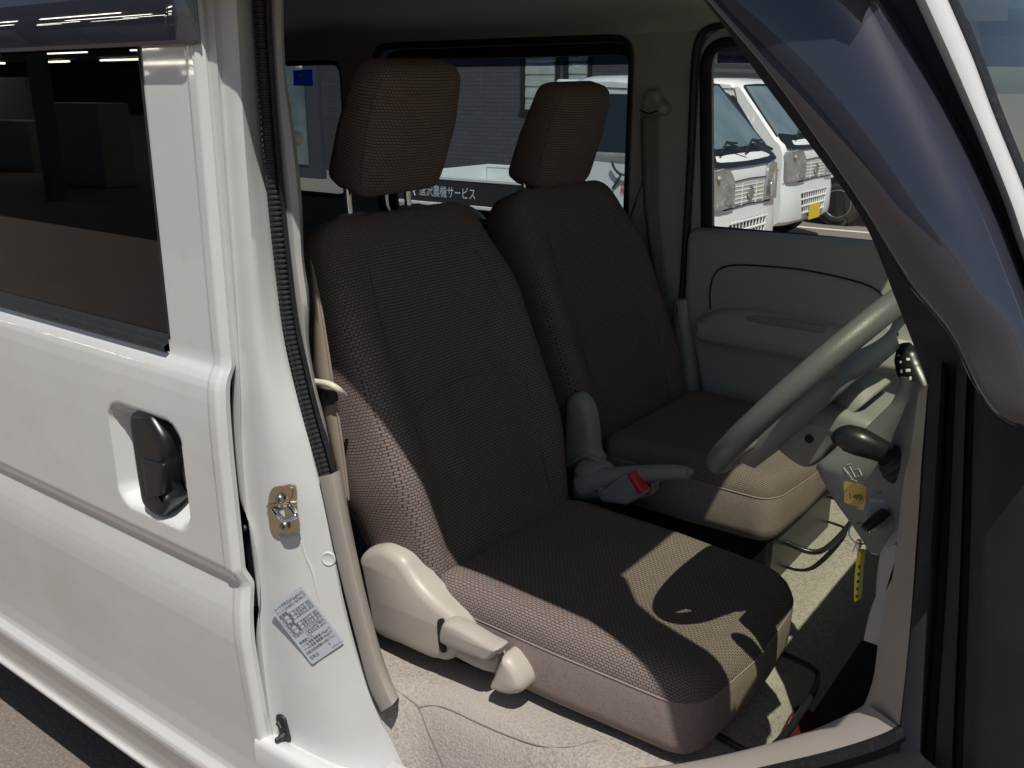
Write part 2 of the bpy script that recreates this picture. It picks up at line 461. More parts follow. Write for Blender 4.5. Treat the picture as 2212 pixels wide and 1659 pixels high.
# ================================================================== GROUND
GZ = -0.10
M['ground'] = mat('asphalt', (0.19, 0.155, 0.132), 0.9, noise=[(0.35, (0.16, 0.135, 0.115), 0.35, 0.7), (140, (0.29, 0.235, 0.20), 0.5, 0.7), (60, (0.12, 0.105, 0.095), 0.55, 0.75)], bump=[(90, 0.5, 0.006)])
M['linepaint'] = mat('line_paint', (0.62, 0.61, 0.55), 0.8, noise=[(40, (0.4, 0.38, 0.33), 0.5, 0.75)])
g = mk('ground', [(-300, -300, GZ), (300, -300, GZ), (300, 300, GZ), (-300, 300, GZ)], [(0, 1, 2, 3)], M['ground'], smooth=False)
tag(g, kind='structure')

# ================================================================== THE VAN
VAN = empty('van', (-1.4, 0.7, GZ))
tag(VAN, 'white small van with open doorway showing brown woven front seats', 'van')

# ---- sliding door
XE = -1.167           # front edge of the sliding door
PROF = [(1.85, .040), (1.80, .037), (1.55, .034), (1.30, .031), (1.165, .030), (1.146, .030), (1.140, .027), (1.132, .022), (1.122, .0175), (1.11, .0145), (1.09, .0125),
        (1.05, .011), (1.0, .0105), (.95, .0110), (.90, .0115), (.85, .0120), (.818, .0122), (.807, .0122), (.802, .0132), (.797, .0155), (.788, .0200), (.779, .0245), (.772, .0265),
        (.765, .0262), (.756, .0248), (.742, .0225), (.72, .0195), (.70, .0180), (.68, .0174), (.66, .0175), (.6, .0215), (.53, .0270), (.46, .0330), (.40, .0370), (.365, .0375), (.352, .0355),
        (.342, .0305), (.334, .0262), (.326, .0250), (.315, .0262), (.295, .0320), (.26, .0420), (.225, .0480), (.212, .0480), (.206, .0445), (.202, .041), (.196, .0405), (.19, .046)]
def prof(z):
    for (z1, y1), (z0, y0) in zip(PROF, PROF[1:]):
        if z0 <= z <= z1: return y0 + (y1 - y0) * (z - z0) / (z1 - z0)
    return PROF[0][1] if z > 1 else PROF[-1][1]
# handle recess, from the photograph's outline on the door skin
rc = [P(238, 878, y=.011), P(385, 915, y=.011), P(408, 1135, y=.011), P(258, 1090, y=.011)]
RX0, RX1 = (rc[0].x + rc[3].x) / 2, (rc[1].x + rc[2].x) / 2
RZ1, RZ0 = (rc[0].z + rc[1].z) / 2, (rc[2].z + rc[3].z) / 2
rcx, rcz, rhx, rhz = (RX0 + RX1) / 2, (RZ0 + RZ1) / 2, (RX1 - RX0) / 2, (RZ1 - RZ0) / 2
def sstep(a, b, x):
    t = max(0, min(1, (x - a) / (b - a))); return t * t * (3 - 2 * t)
def recess(x, z):
    r = 0.035
    qx, qz = abs(x - rcx) - (rhx - r), abs(z - rcz) - (rhz - r)
    d = math.hypot(max(qx, 0), max(qz, 0)) + min(max(qx, qz), 0) - r      # <0 inside
    return 0.046 * (.40 * sstep(0.004, -0.004, d) + .60 * sstep(-0.002, -0.024, d))
zs = set(round(z, 4) for z, _ in PROF)
z = .19
while z < 1.146: zs.add(round(z, 4)); z += .0055
for zz in (1.2, 1.4, 1.6): zs.add(zz)
zs = sorted(zs, reverse=True)
xs = [-3.0, -2.6, -2.3, -2.1, -1.9, -1.75, -1.65, -1.58, -1.54]
x = -1.52
while x < -1.20: xs.append(x); x += .0055
xs += [-1.312, -1.205, -1.199, -1.196, -1.193, -1.190, -1.18, -1.174, -1.170, -1.168, XE]
xs = sorted(set(round(q, 4) for q in xs))
# drop columns that crowd the window edge
xs = [q for q in xs if q == -1.312 or abs(q + 1.312) > .0022]
V = []; idx = {}
for i, zz in enumerate(zs):
    for j, xx in enumerate(xs):
        y = prof(zz)
        if zz < 1.12: y += recess(xx, zz)
        y -= 0.0022 * sstep(-1.199, -1.193, xx)                     # raised hem along the edge
        y += 0.012 * sstep(-1.175, XE, xx) ** 2                      # rounded edge
        V.append((xx, y, zz)); idx[i, j] = len(V) - 1
for i, zz in enumerate(zs): V.append((XE - .003, prof(zz) + .020, zz)); idx[i, 'r'] = len(V) - 1
Fs = []
for i in range(len(zs) - 1):
    for j in range(len(xs) - 1):
        if zs[i + 1] >= 1.1455 and xs[j + 1] <= -1.3119 and zs[i] <= 1.801: continue
        Fs.append((idx[i, j], idx[i, j + 1], idx[i + 1, j + 1], idx[i + 1, j]))
    Fs.append((idx[i, len(xs) - 1], idx[i, 'r'], idx[i + 1, 'r'], idx[i + 1, len(xs) - 1]))
DOOR = mk('sliding_door', V, Fs, M['white'], VAN, angle=60)
tag(DOOR, 'white sliding rear door with dark privacy window')
plate('window_glass', [(-3.0, .043, 1.13), (-1.300, .043, 1.13), (-1.300, .043, 1.82), (-3.0, .043, 1.82)], [], (0, .004, 0), M['privacy'], DOOR)
loft('window_seal', [[(-3.0, .045, 1.1445), (-1.312, .045, 1.1445)], [(-3.0, .026, 1.1445), (-1.3122, .026, 1.1445)], [(-3.0, .020, 1.150), (-1.3125, .020, 1.150)], [(-3.0, .022, 1.158), (-1.3125, .022, 1.158)], [(-3.0, .030, 1.1605), (-1.3125, .030, 1.1605)], [(-3.0, .033, 1.167), (-1.3125, .033, 1.167)], [(-3.0, .043, 1.170), (-1.3125, .043, 1.170)]], 6, M['rubber'], DOOR, smooth_curve=False)
loft('window_gasket', [[(-1.3125, .046, 1.168), (-1.3125, .046, 1.80)], [(-1.3125, .030, 1.168), (-1.3125, .034, 1.80)], [(-1.309, .0285, 1.168), (-1.309, .0325, 1.80)], [(-1.306, .0300, 1.168), (-1.306, .034, 1.80)]], 8, M['rubber'], DOOR, smooth_curve=False)
# smoked wind deflector over the window
vz = [(1.608, .022), (1.6085, .018), (1.613, .0165), (1.66, .017), (1.72, .022), (1.79, .032)]
rows = []
for zz, yy in vz:
    rows.append([Vector((xx, yy if xx < -1.2 else yy + (.036 - yy) * sstep(-1.186, -1.163, xx), zz)) for xx in (-3.0, -2.2, -1.7, -1.4, -1.25, -1.21, -1.19, -1.182, -1.175, -1.170, -1.166, -1.163)])
Vv, Fv = grid(rows)
mk('wind_deflector', Vv, Fv, M['visor'], DOOR, angle=60, mod=[('solid', .0025, 1)])
# handle
ho = [(282, 900, .10), (300, 890, .0), (322, 893, .0), (338, 915, 0), (358, 952, 0), (362, 985, 0), (356, 1010, 0), (352, 1040, 0), (355, 1068, 0), (368, 1082, 0), (362, 1100, 0), (352, 1116, 0), (335, 1112, 0), (312, 1088, 0), (303, 1050, 0), (292, 980, 0)]
pts = [P(a, b, y=.012) for a, b, _ in ho]
out2 = [Vector((p.x, p.z)) for p in resample(pts, 48, closed=True)]
HND = pillow('handle', (0, .020, 0), (1, 0, 0), (0, 0, 1), (0, -1, 0), out2, [(-.032, .006), (-.03, .003), (-.012, 0), (.002, 0), (.009, .002), (.013, .006), (.0145, .011)], M['black'], DOOR, rings=4, angle=50)
gp = [P(a, b, y=.004) for a, b in ((306, 990), (355, 1003), (350, 1070), (318, 1074))]
g2 = rpoly([(p.x, p.z, .004) for p in gp], 4)
pillow('handle_grip', (0, .0065, 0), (1, 0, 0), (0, 0, 1), (0, -1, 0), g2, [(-.004, 0), (.003, 0), (.0045, .0012), (.005, .003)], M['black'], HND, rings=2, angle=50)
# inner lining of the sliding door (keeps the cabin dark behind the glass)
plate('door_lining', [(-3.0, .10, .3), (-1.22, .10, .3), (-1.22, .10, 1.84), (-3.0, .10, 1.84)], [[(-2.75, .10, 1.18), (-2.75, .10, 1.66), (-1.34, .10, 1.66), (-1.34, .10, 1.18)]], (0, .02, 0), M['trim'], DOOR)

# ---- door pillar (jamb)
cB = [(428, -30), (447, 250), (464, 474), (487, 628), (502, 750), (506, 784), (502, 821), (500, 904), (501, 949), (519, 1077), (540, 1133), (555, 1206), (561, 1291), (553, 1390), (565, 1527), (570, 1600), (579, 1680)]
cC = [(462, -30), (478, 200), (497, 474), (507, 620), (515, 750), (521, 860), (522, 949), (531, 1077), (545, 1200), (557, 1300), (566, 1400), (577, 1500), (592, 1600), (606, 1680)]
cD = [(503, -30), (516, 200), (534, 474), (548, 700), (566, 860), (582, 1000), (600, 1200), (616, 1320), (634, 1430), (662, 1560), (702, 1680)]
cE = [(541, -30), (548, 100), (560, 300), (578, 474), (594, 620), (615, 760), (640, 860), (665, 950), (685, 1030), (707, 1130), (738, 1300), (770, 1420), (805, 1520), (840, 1600), (880, 1685)]
def yy(c, y): return [P(a, b, y=y) for a, b in c]
def off(c, du, dv=0): return [(a + du, b + dv) for a, b in c]
def mid(c1, c2, t, n=24):
    a = resample([(p[0], p[1], 0) for p in c1], n); b = resample([(p[0], p[1], 0) for p in c2], n)
    return [((p.x * (1 - t) + q.x * t), (p.y * (1 - t) + q.y * t)) for p, q in zip(a, b)]
rowsJ = [yy(off(cB, 6), .085), yy(off(cB, 1), .056), yy(cB, .050), yy(mid(cB, cC, .5), .0495), yy(mid(cB, cC, .88), .0505), yy(cC, .0560), yy(mid(cC, cD, .12), .0590), yy(mid(cC, cD, .5), .0605), yy(mid(cC, cD, .9), .063), yy(mid(cD, cE, .15), .067),
         yy(mid(cD, cE, .4), .077), yy(mid(cD, cE, .65), .089), yy(mid(cD, cE, .88), .0995), yy(cE, .105), yy(off(cE, 6), .112)]
PIL = loft('door_pillar', rowsJ, 120, M['jamb'], VAN, angle=60)
tag(PIL, 'white painted door pillar with striker and pressure sticker')
loft('gap_shade', [yy(off(cB, -60), .095), yy(off(cB, 12), .100)], 40, M['blackgap'], PIL)  # black backing strip stands in for the shade inside the door gap
# hardware glimpsed in the gap: latch bracket, bolts
for (u, v, r) in ((487, 645, .004), (495, 775, .005), (497, 936, .006), (531, 1140, .006), (549, 1300, .006)):
    lathe('gap_bolt', P(u, v, y=.064), (0, -1, .2), [(0, r), (.004, r), (.006, r * .6)], M['steel'] if v != 936 else M['black'], PIL, n=12)
bk = [P(a, b, y=.072) for a, b in ((516, 1128), (545, 1150), (551, 1230), (553, 1310), (541, 1322), (534, 1250), (524, 1180))]
plate('latch_bracket', bk, [], (0, .006, 0), M['black'], PIL)
# striker: plate, loop, two screws
o, n0 = hit(PIL, 613, 1102)
def jp(u, v, l=0.0): return hit(PIL, u, v, l)[0]
sp = [jp(a, b, .0005) for a, b in ((584, 1066), (592, 1052), (612, 1048), (634, 1044), (642, 1056), (643, 1090), (647, 1120), (649, 1140), (640, 1152), (618, 1158), (600, 1158), (588, 1146), (582, 1120), (581, 1090))]
sp = resample(sp, 40, closed=True)
STR = plate('striker', sp, [], n0 * .0035, M['zinc'], PIL, bevel=.0015)
a1, a2 = jp(594, 1098, .003), jp(626, 1088, .003)
ex = Vector((.036, -.014, -.004))
tube('striker_loop', [a1, a1 + ex * .55, a1 + ex * .9 + (a2 - a1) * .08, a1 + ex + (a2 - a1) * .22, a1 + ex + (a2 - a1) * .8, a2 + ex * .9 - (a2 - a1) * .06, a2 + ex * .55, a2], .0046, M['chrome'], STR, n=12, seg=44)
rb = resample([jp(a, b, .0045) for a, b in ((582, 1092), (600, 1088), (618, 1082), (628, 1070), (630, 1054))], 24)
tube('plate_rib', rb, .0028, M['zinc'], STR, n=8)
for u, v in ((606, 1076), (616, 1134)):
    c = jp(u, v, .004)
    S = lathe('screw', c, n0, [(0, .0072), (.002, .0070), (.0038, .0052), (.0042, .003)], M['steel'], STR, n=20)
    for ax in ((P(u + 10, v, y=.08) - P(u, v, y=.08)).normalized(), (P(u, v + 10, y=.08) - P(u, v, y=.08)).normalized()):
        tube('cross_slot', [c + n0 * .0043 - ax * .003, c + n0 * .0043 + ax * .003], .0008, M['blackgap'], S, n=6)
# weld lip line and round plug on the jamb
tube('sealer_line', [jp(a, b, .0003) for a, b in ((640, 1120), (648, 1160), (660, 1200), (672, 1225), (681, 1260), (690, 1300))], [.0008, .0016, .0012, .0022, .0016, .0008], M['jamb'], PIL, n=6, seg=30)
c, nn = hit(PIL, 710, 1207)
lathe('plug', c, nn, [(-.001, .0125), (.0012, .012), (.0022, .0105), (.0012, .009), (.001, .003)], M['jamb'], PIL, n=24)
# tyre-pressure label
lt = [jp(a, b, .0029) for a, b in ((610, 1292), (684, 1254), (746, 1386), (677, 1433))]
LO = lt[3]; LX = (lt[2] - lt[3]); LYv = ((lt[0] - lt[3]) + (lt[1] - lt[2])) * .5
lw, lh = LX.length, LYv.length; LXn = LX.normalized(); LYn = LYv.normalized(); LN = LXn.cross(LYn).normalized()
LYn = LN.cross(LXn)
LAB = empty('tyre_label', LO, VAN)
r2 = rpoly([(0, 0, .004), (lw, 0, .004), (lw, lh, .004), (0, lh, .004)], 4)
c0 = LO + LN * .0012
plate('label_sheet', [c0 + LXn * p.x + LYn * p.y for p in r2], [], LN * .0004, M['label'], LAB)
def lt_(s, x, y, h, wd): return text('t', s, c0 + LXn * (x * lw) + LYn * (y * lh) + LN * .0006, LXn, LYn, h * lh, M['ink'], LAB, lift=.0002, width=wd * lw)
tl = [lt_('タイヤ空気圧[kPa(kgf/cm²)]', .06, .905, .062, .88), lt_('サイズ:145/80R12 80/78N LT', .06, .845, .058, .90), lt_('軽積載', .06, .79, .055, .26), lt_('前　輪', .08, .735, .055, .28), lt_('240(2.4)', .43, .735, .062, .5), lt_('後　輪', .08, .675, .055, .28), lt_('260(2.6)', .43, .675, .062, .5),
      lt_('定積載', .06, .615, .055, .26), lt_('前　輪', .08, .56, .055, .28), lt_('280(2.8)', .43, .56, .062, .5), lt_('後　輪', .08, .50, .055, .28), lt_('350(3.5)', .43, .50, .062, .5), lt_('応急用タイヤ:T125/70D14', .06, .44, .052, .88), lt_('420(4.2)', .40, .385, .062, .5),
      lt_('軽積載とは、', .08, .325, .05, .42), lt_('1～2名乗車:積載量150kg以下', .08, .27, .05, .86), lt_('3～4名乗車:積載量 50kg以下', .08, .215, .05, .86), lt_('詳細は取扱説明書をお読み下さい', .06, .15, .05, .88), lt_('SRS', .06, .06, .075, .25), lt_('I', .66, .085, .06, .02), lt_('64P20_01', .68, .03, .028, .26)]
def fr(x0, y0, x1, y1):
    q = [c0 + LXn * (a * lw) + LYn * (b * lh) + LN * .0007 for a, b in ((x0, y0), (x1, y0), (x1, y1), (x0, y1))]
    return tube('t', q, .0003, M['ink'], LAB, n=4, closed=True)
tl += [fr(.04, .725, .95, .783), fr(.04, .665, .95, .724), fr(.04, .55, .95, .608), fr(.04, .49, .95, .549), fr(.37, .375, .95, .435)]
joinmesh('lettering', tl, LAB)
# courtesy-light switch
c, nn = hit(PIL, 614, 1572)
sw2 = rpoly([(-.0125, -.026, .011), (.0125, -.026, .011), (.0125, .026, .011), (-.0125, .026, .011)], 5)
ayy = jp(606, 1540) - jp(622, 1604); ayy = (ayy - nn * ayy.dot(nn)).normalized(); axx = ayy.cross(nn)
SW = pillow('door_switch', c, axx, ayy, nn, sw2, [(-.002, 0), (.003, 0), (.005, .002), (.0055, .004)], M['rubber'], PIL, rings=3, angle=50)
lathe('switch_plunger', c + nn * .005 - ayy * .012, nn, [(0, .0080), (.005, .0068), (.008, .0055), (.010, .0048), (.016, .0046), (.018, .003)], M['rubber'], SW, n=18)
tube('switch_lug', [c + nn * .006 + ayy * .012 - axx * .005, c + nn * .009 + ayy * .004 + axx * .004], [.005, .003], M['rubber'], SW, n=8)

# ---- weatherstrip
wsp = [(562, -30), (569, 100), (579, 250), (594, 420), (609, 560), (625, 690), (648, 800), (670, 890), (690, 960), (712, 1040)]
wl = resample([P(a, b, y=.112) for a, b in wsp], 560)
tube('weatherstrip', wl, [.0118 if (i // 3) % 2 else .0100 for i in range(560)], M['rubber'], VAN, n=12)
loft('weatherstrip_lip', [yy(off(wsp, 10), .104), yy(off(wsp, 19), .112), yy(off(wsp, 22), .124)], 40, M['rubber'], VAN)
# ---- inner pillar trim
p1 = [(585, -30), (590, 150), (604, 330), (620, 480), (634, 600), (648, 690), (668, 800), (686, 880), (704, 950), (722, 1030)]
p2 = [(611, -30), (617, 150), (638, 300), (651, 420), (657, 560), (668, 640), (668, 740), (682, 830), (700, 900), (720, 1000)]
PT = loft('pillar_trim', [yy(off(p1, -8), .120), yy(p1, .118), yy(mid(p1, p2, .35), .119), yy(mid(p1, p2, .8), .128), yy(p2, .145), yy(off(p2, -6), .22)], 60, M['trim'], VAN)
lathe('trim_bulge', P(640, 298, y=.155), (.8, -.5, .1), [(-.01, .011), (.004, .010), (.007, .006), (.008, .002)], M['trim'], PT, n=18)
# ---- seat belt by the pillar
BR = [(677, 575), (695, 658), (707, 735), (721, 827), (727, 869), (738, 934), (748, 1010), (756, 1080)]
BL = [(668, 560), (674, 627), (677, 689), (677, 780), (681, 826), (692, 882), (706, 950), (722, 1020), (735, 1085)]
SB = loft('seat_belt', [yy(BL, .165), yy(mid(BL, BR, .5), .162), yy(BR, .167)], 40, M['belt'], VAN, thick=.0015)
tube('belt_edge', yy(off(BR, -3), .164), .0011, M['piping'], SB, n=6, seg=40)
tube('belt_guide', [P(676, 824, y=.150), P(700, 827, y=.147), P(716, 832, y=.148), P(732, 842, y=.155), P(743, 853, y=.17)], .0052, mat('ivory_plastic', (.62, .58, .48), .4), SB, n=10, seg=20)
plate('belt_bracket', [P(a, b, y=.158) for a, b in ((684, 838), (724, 845), (727, 866), (716, 874), (693, 877))], [], (0, .004, 0), M['black'], SB)
lathe('bracket_hole', P(699, 855, y=.157), (0, -1, 0), [(-.001, .007), (.001, .007), (.002, .006)], M['blackgap'], SB, n=16)
# ---- beige lower cover
kL = [(689, 1030), (709, 1125), (738, 1255), (768, 1375), (797, 1482), (824, 1538)]
kM = [(716, 1024), (739, 1130), (768, 1260), (797, 1375), (822, 1468), (847, 1524)]
kR = [(736, 1014), (756, 1130), (783, 1260), (812, 1375), (836, 1450), (861, 1507)]
CV2 = loft('pillar_cover', [yy(off(kL, 2), .114), yy(kL, .100), yy(mid(kL, kM, .5), .0965), yy(mid(kL, kM, .92), .0935), yy(mid(kM, kR, .1), .0945), yy(mid(kM, kR, .6), .105), yy(kR, .118), yy(off(kR, 2), .165)], 40, M['beige'], VAN, angle=80)
capE = [P(824, 1538, y=.100), P(847, 1526, y=.0935), P(861, 1509, y=.118), P(858, 1500, y=.165), P(836, 1528, y=.125)]
mk('cover_end', capE, [(0, 1, 2, 3, 4)], M['beige'], CV2, smooth=False)

# ---- rocker panel under the doorway
rk = []
for zz, y in ((.05, .075), (.20, .050), (.30, .034), (.42, .027), (.462, .026), (.472, .029), (.476, .036), (.474, .05), (.466, .07), (.47, .09), (.50, .102)):
    rk.append([(-1.185, y, zz - .004), (-.95, y, zz + .004), (-.70, y, zz + .010), (-.45, y, zz + .02)])
loft('rocker_panel', rk, 30, M['white'], VAN, angle=50)
loft('rocker_end', [[(-1.186, y, z) for y, z in ((.09, .05), (.055, .2), (.036, .3), (.03, .45))], [(-1.186, .2, .05), (-1.186, .2, .45)]], 8, M['blackgap'], VAN)
# scuffed jamb base below the pillar (joins jamb and rocker)
# ---- floor carpet
def cz(x, y):
    if x < -.50: z = .605
    else:
        k = [(-.50, .605), (-.47, .592), (-.44, .55), (-.40, .47), (-.37, .40), (-.35, .36), (-.32, .335), (-.2, .32), (.1, .33)]
        z = k[-1][1]
        for (a, za), (b, zb) in zip(k, k[1:]):
            if a <= x <= b: z = za + (zb - za) * sstep(a, b, x); break
    
    if x < -.5:                                          # falls away to the sill flange
        e = [(-1.2, .600), (-.965, .600), (-.935, .530), (-.905, .470), (-.88, .445), (-.4, .445)]
        ze = next(za + (zb - za) * (x - a) / (b - a) for (a, za), (b, zb) in zip(e, e[1:]) if a <= x <= b) if x > -1.2 else .600
        z = ze + (z - ze) * sstep(.100, .190, y)
    z += .004 * math.sin(x * 9 + y * 5) + .003 * math.sin(x * 23 - y * 17)
    return z
rows = []
xsF = [-3.0, -2.2, -1.6, -1.3] + [-1.2 + .02 * i for i in range(66)]
ysF = [.107, .112, .118, .124, .130, .136, .142, .15, .16, .18, .20, .23, .26, .30, .35, .4, .5, .6, .7, .85, 1.0, 1.15, 1.34]
for x in xsF: rows.append([Vector((x, y, cz(x, y))) for y in ysF])
Vf, Ff = grid(rows)
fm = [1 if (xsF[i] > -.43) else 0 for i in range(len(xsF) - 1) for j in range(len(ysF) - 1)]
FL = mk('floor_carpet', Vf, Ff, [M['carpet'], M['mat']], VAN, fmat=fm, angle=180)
tag(FL, 'beige carpet beside the seat darkening to a black footwell mat')
for nm, cpx in (('carpet_seam', [(852, 1488), (880, 1508), (904, 1528), (925, 1580), (945, 1625), (968, 1680)]), ('carpet_seam', [(904, 1528), (935, 1524), (970, 1532), (1030, 1560), (1100, 1590), (1170, 1612), (1230, 1614), (1290, 1600)])):
    tube(nm, [hit(FL, a, b, .0006)[0] for a, b in cpx], .0010, M['seam'], FL, n=6, seg=60)
rp = [hit(FL, a, b, .004)[0] for a, b in ((1688, 1570), (1720, 1520), (1738, 1530), (1790, 1570), (1850, 1640), (1750, 1680), (1660, 1690), (1670, 1620))]
tube('mat_stitching', [hit(FL, a, b, .003)[0] for a, b in ((1680, 1625), (1700, 1560), (1722, 1532), (1745, 1548), (1790, 1590))], .0011, M['piping'], FL, n=6, seg=40)
mk('mat_emblem', resample(rp, 24, closed=True), [tuple(range(24))], M['redmat'], FL, smooth=False)

# ---- sill trim sweeping up over the wheel arch, kick trim, seals
sI = [(1130, 1715), (1290, 1668), (1450, 1652), (1600, 1622), (1740, 1582), (1825, 1546), (1872, 1520)]
sO = [(1330, 1780), (1450, 1715), (1600, 1672), (1720, 1640), (1830, 1612), (1910, 1584), (1942, 1570)]
ST = loft('sill_trim', [yy(off(sI, -6, 18), .19), yy(sI, .162), yy(mid(sI, sO, .1), .150), yy(mid(sI, sO, .5), .130), yy(mid(sI, sO, .92), .115), yy(sO, .112), yy(off(sO, 2, 8), .116)], 60, M['beige'], VAN, angle=70)
kl = [(1990, 838), (1984, 851), (1966, 980), (1956, 1017), (1945, 1094), (1937, 1172), (1925, 1249), (1906, 1327), (1897, 1389), (1887, 1462), (1871, 1513), (1866, 1522)]
kr = [(2006, 830), (2003, 845), (1996, 930), (1989, 1017), (1985, 1094), (1979, 1172), (1974, 1249), (1968, 1327), (1961, 1405), (1953, 1482), (1944, 1560), (1943, 1570)]
loft('kick_trim', [yy(off(kl, 6), .26), yy(kl, .190), yy(mid(kl, kr, .12), .172), yy(mid(kl, kr, .5), .148), yy(mid(kl, kr, .92), .120), yy(kr, .113), yy(off(kr, 3), .118)], 60, M['beige'], VAN, angle=70)
# rubber seal running along sill and up the hinge side
se = [(1330, 1800), (1500, 1708), (1650, 1672), (1800, 1636), (1905, 1602), (1950, 1578)]
loft('sill_seal', [yy(off(se, -2, -16), .112), yy(off(se, 0, -6), .104), yy(off(se, 6, 12), .102), yy(off(se, 12, 34), .110)], 50, M['rubber'], VAN)
h0 = [(2010, 700), (2003, 845), (1975, 1250), (1941, 1580), (1936, 1690)]
def hc(d0, d1, d2, d3): return [(2010 + d0, 700), (2003 + d1, 845), (1975 + d2, 1250), (1941 + d3, 1580), (1936 + d3, 1700)]
HP = loft('hinge_pillar', [yy(hc(0, 0, 0, 0), .120), yy(hc(5, 5, 5, 5), .106), yy(hc(28, 28, 32, 40), .104), yy(hc(40, 38, 42, 52), .108), yy(hc(48, 46, 52, 62), .135), yy(hc(60, 58, 68, 78), .135), yy(hc(64, 62, 72, 84), .100), yy(hc(88, 84, 98, 118), .094),
     yy(hc(94, 90, 104, 126), .110), yy(hc(104, 100, 116, 138), .110), yy(hc(110, 106, 122, 144), .074), yy(hc(140, 140, 160, 190), .066), yy(hc(220, 230, 260, 300), .058), yy(hc(330, 340, 380, 440), .055)], 60, M['darkframe'], VAN, angle=60)
# sill step below the seal, dark plastic
loft('sill_step', [yy([(1400, 1860), (1560, 1745), (1750, 1690), (1900, 1640), (1975, 1612)], .108), yy([(1420, 1880), (1600, 1760), (1760, 1712), (1920, 1668), (2000, 1640)], .07), yy([(1500, 1900), (1650, 1800), (1800, 1760), (1950, 1730), (2100, 1720)], .03)], 30, M['darkframe'], VAN)

# ---- front pillar, smoked deflector, white outer pillar, windscreen
I = [(1390, -150), (1470, -60), (1528, 8), (1640, 165), (1755, 320), (1865, 478), (1938, 655), (1990, 790), (2008, 850)]
K = [(1665, -150), (1720, -60), (1850, 150), (1960, 330), (2060, 520), (2120, 700), (2135, 850)]
WL = [(1912, -150), (1952, -60), (1978, 0), (2055, 168), (2116, 306), (2171, 444), (2192, 510), (2228, 610), (2262, 720), (2300, 850)]
WR = [(1986, -150), (2024, -60), (2049, 0), (2101, 122), (2147, 245), (2212, 407), (2262, 545), (2310, 690), (2360, 850)]
def yd(c, y):
    n = len(c); return [P(p[0], p[1], y=y + (.135 - y) * sstep(.86, 1.0, i / (n - 1))) for i, p in enumerate(c)]
def dn(c, n=30): return [(p.x, p.y) for p in resample([(q[0], q[1], 0) for q in c], n)]
loft('front_pillar', [yd(dn(off(I, 66)), .120), yd(dn(off(I, 6)), .100), yd(dn(I), .085), yd(dn(off(I, 8)), .072), yd(dn(off(I, 20)), .066), yd(dn(K), .048), yy(off(WL, -12), .040), yy(off(WL, 3), .036)], 60, M['darkframe'], VAN, angle=60)
loft('pillar_skin', [yy(off(WL, -1), .038), yy(off(WL, 1), .024), yy(mid(WL, WR, .3), .016), yy(mid(WL, WR, .7), .018), yy(off(WR, -3), .026), yy(WR, .040)], 50, M['white'], VAN, angle=60)
loft('windscreen_seal', [yy(off(WR, -2), .036), yy(off(WR, 8), .034), yy(off(WR, 18), .042), yy(off(WR, 22), .06)], 40, M['rubber'], VAN)
VL = [(1408, -150), (1484, -60), (1534, 0), (1655, 142), (1765, 292), (1868, 443), (1966, 600), (2058, 714), (2117, 832), (2160, 893), (2212, 922), (2280, 936)]
VR = [(1880, -150), (1920, -60), (1953, 0), (2030, 168), (2091, 306), (2146, 444), (2168, 510), (2203, 610), (2236, 700), (2262, 790), (2280, 860), (2300, 925)]
def yv(c, y, k=.024):
    n = len(c); return [P(p[0], p[1], y=y + k * sstep(.55, .95, i / (n - 1)) + .055 * (1 - min(1, i / (n - 1) / .75))) for i, p in enumerate(c)]
VIS = loft('pillar_deflector', [yv(off(VL, -2, 2), .016), yv(off(VL, -6, 4), -.012), yv(VL, -.019), yv(off(VL, 9, -6), -.021), yv(mid(VL, VR, .2), -.0265), yv(mid(VL, VR, .5), -.030), yv(mid(VL, VR, .75), -.022), yv(mid(VL, VR, .9), -.004), yv(VR, .016), yv(off(VR, 14), .030)], 70, M['visor'], VAN, thick=.002, angle=70)
tag(VIS, 'smoked curved wind deflector along the windscreen pillar')
# windscreen: plane through the seal line, bowed slightly
wa, wb = P(2075, 0, y=.055), P(2290, 545, y=.055)
dirw = (wa - wb) / (wa.z - wb.z)
def ws(z, y, bow=.012):
    p = wa + dirw * (z - wa.z); k = (y - .055) / 1.28
    return Vector((p.x + bow * 4 * k * (1 - k) - (12 * (z - 1.61) ** 2 if z > 1.61 else 0), y, z))
zsW = [1.06, 1.2, 1.35, 1.5, 1.6, 1.64, 1.67, 1.69, 1.705]
rows = [[ws(zz, .055 + 1.28 * i / 16) for i in range(17)] for zz in zsW]
Vw, Fw = grid(rows)
mk('windscreen', Vw, Fw, M['windscreen'], VAN, angle=180)
rows = [[ws(zz, .055 + 1.28 * i / 16) + Vector((-.03 * q, 0, .0)) for i in range(17)] for zz, q in ((1.69, 0), (1.70, 2))]
xh = ws(1.70, .055).x

# ---- roof, headliner, roof rail
hl = [(.148, 1.685), (.17, 1.70), (.24, 1.725), (.45, 1.742), (.72, 1.748), (1.0, 1.742), (1.18, 1.730), (1.26, 1.712), (1.29, 1.695), (1.30, 1.676)]
loft('headliner', [[(-3.0, y, z) for y, z in hl], [(-1.5, y, z) for y, z in hl], [(xh - .06, y, z - .004) for y, z in hl]], 40, M['liner'], VAN, angle=180)
ro = [(.022, 1.672), (.028, 1.72), (.06, 1.775), (.15, 1.80), (.45, 1.82), (.72, 1.825), (1.0, 1.82), (1.28, 1.80), (1.37, 1.775), (1.40, 1.72), (1.405, 1.66)]
loft('roof_panel', [[(-3.0, y, z) for y, z in ro], [(-1.5, y, z) for y, z in ro], [(xh - .02, y, z - .012) for y, z in ro]], 40, M['white'], VAN, angle=180)
def rr(y0, y1, z): return [(-3.0, y0, z), (-1.15, y0, z), (-.75, (y0 * .4 + y1 * .6), z), (xh - .02, y1, z), (xh + .10, min(y1, .02), z - .02)]
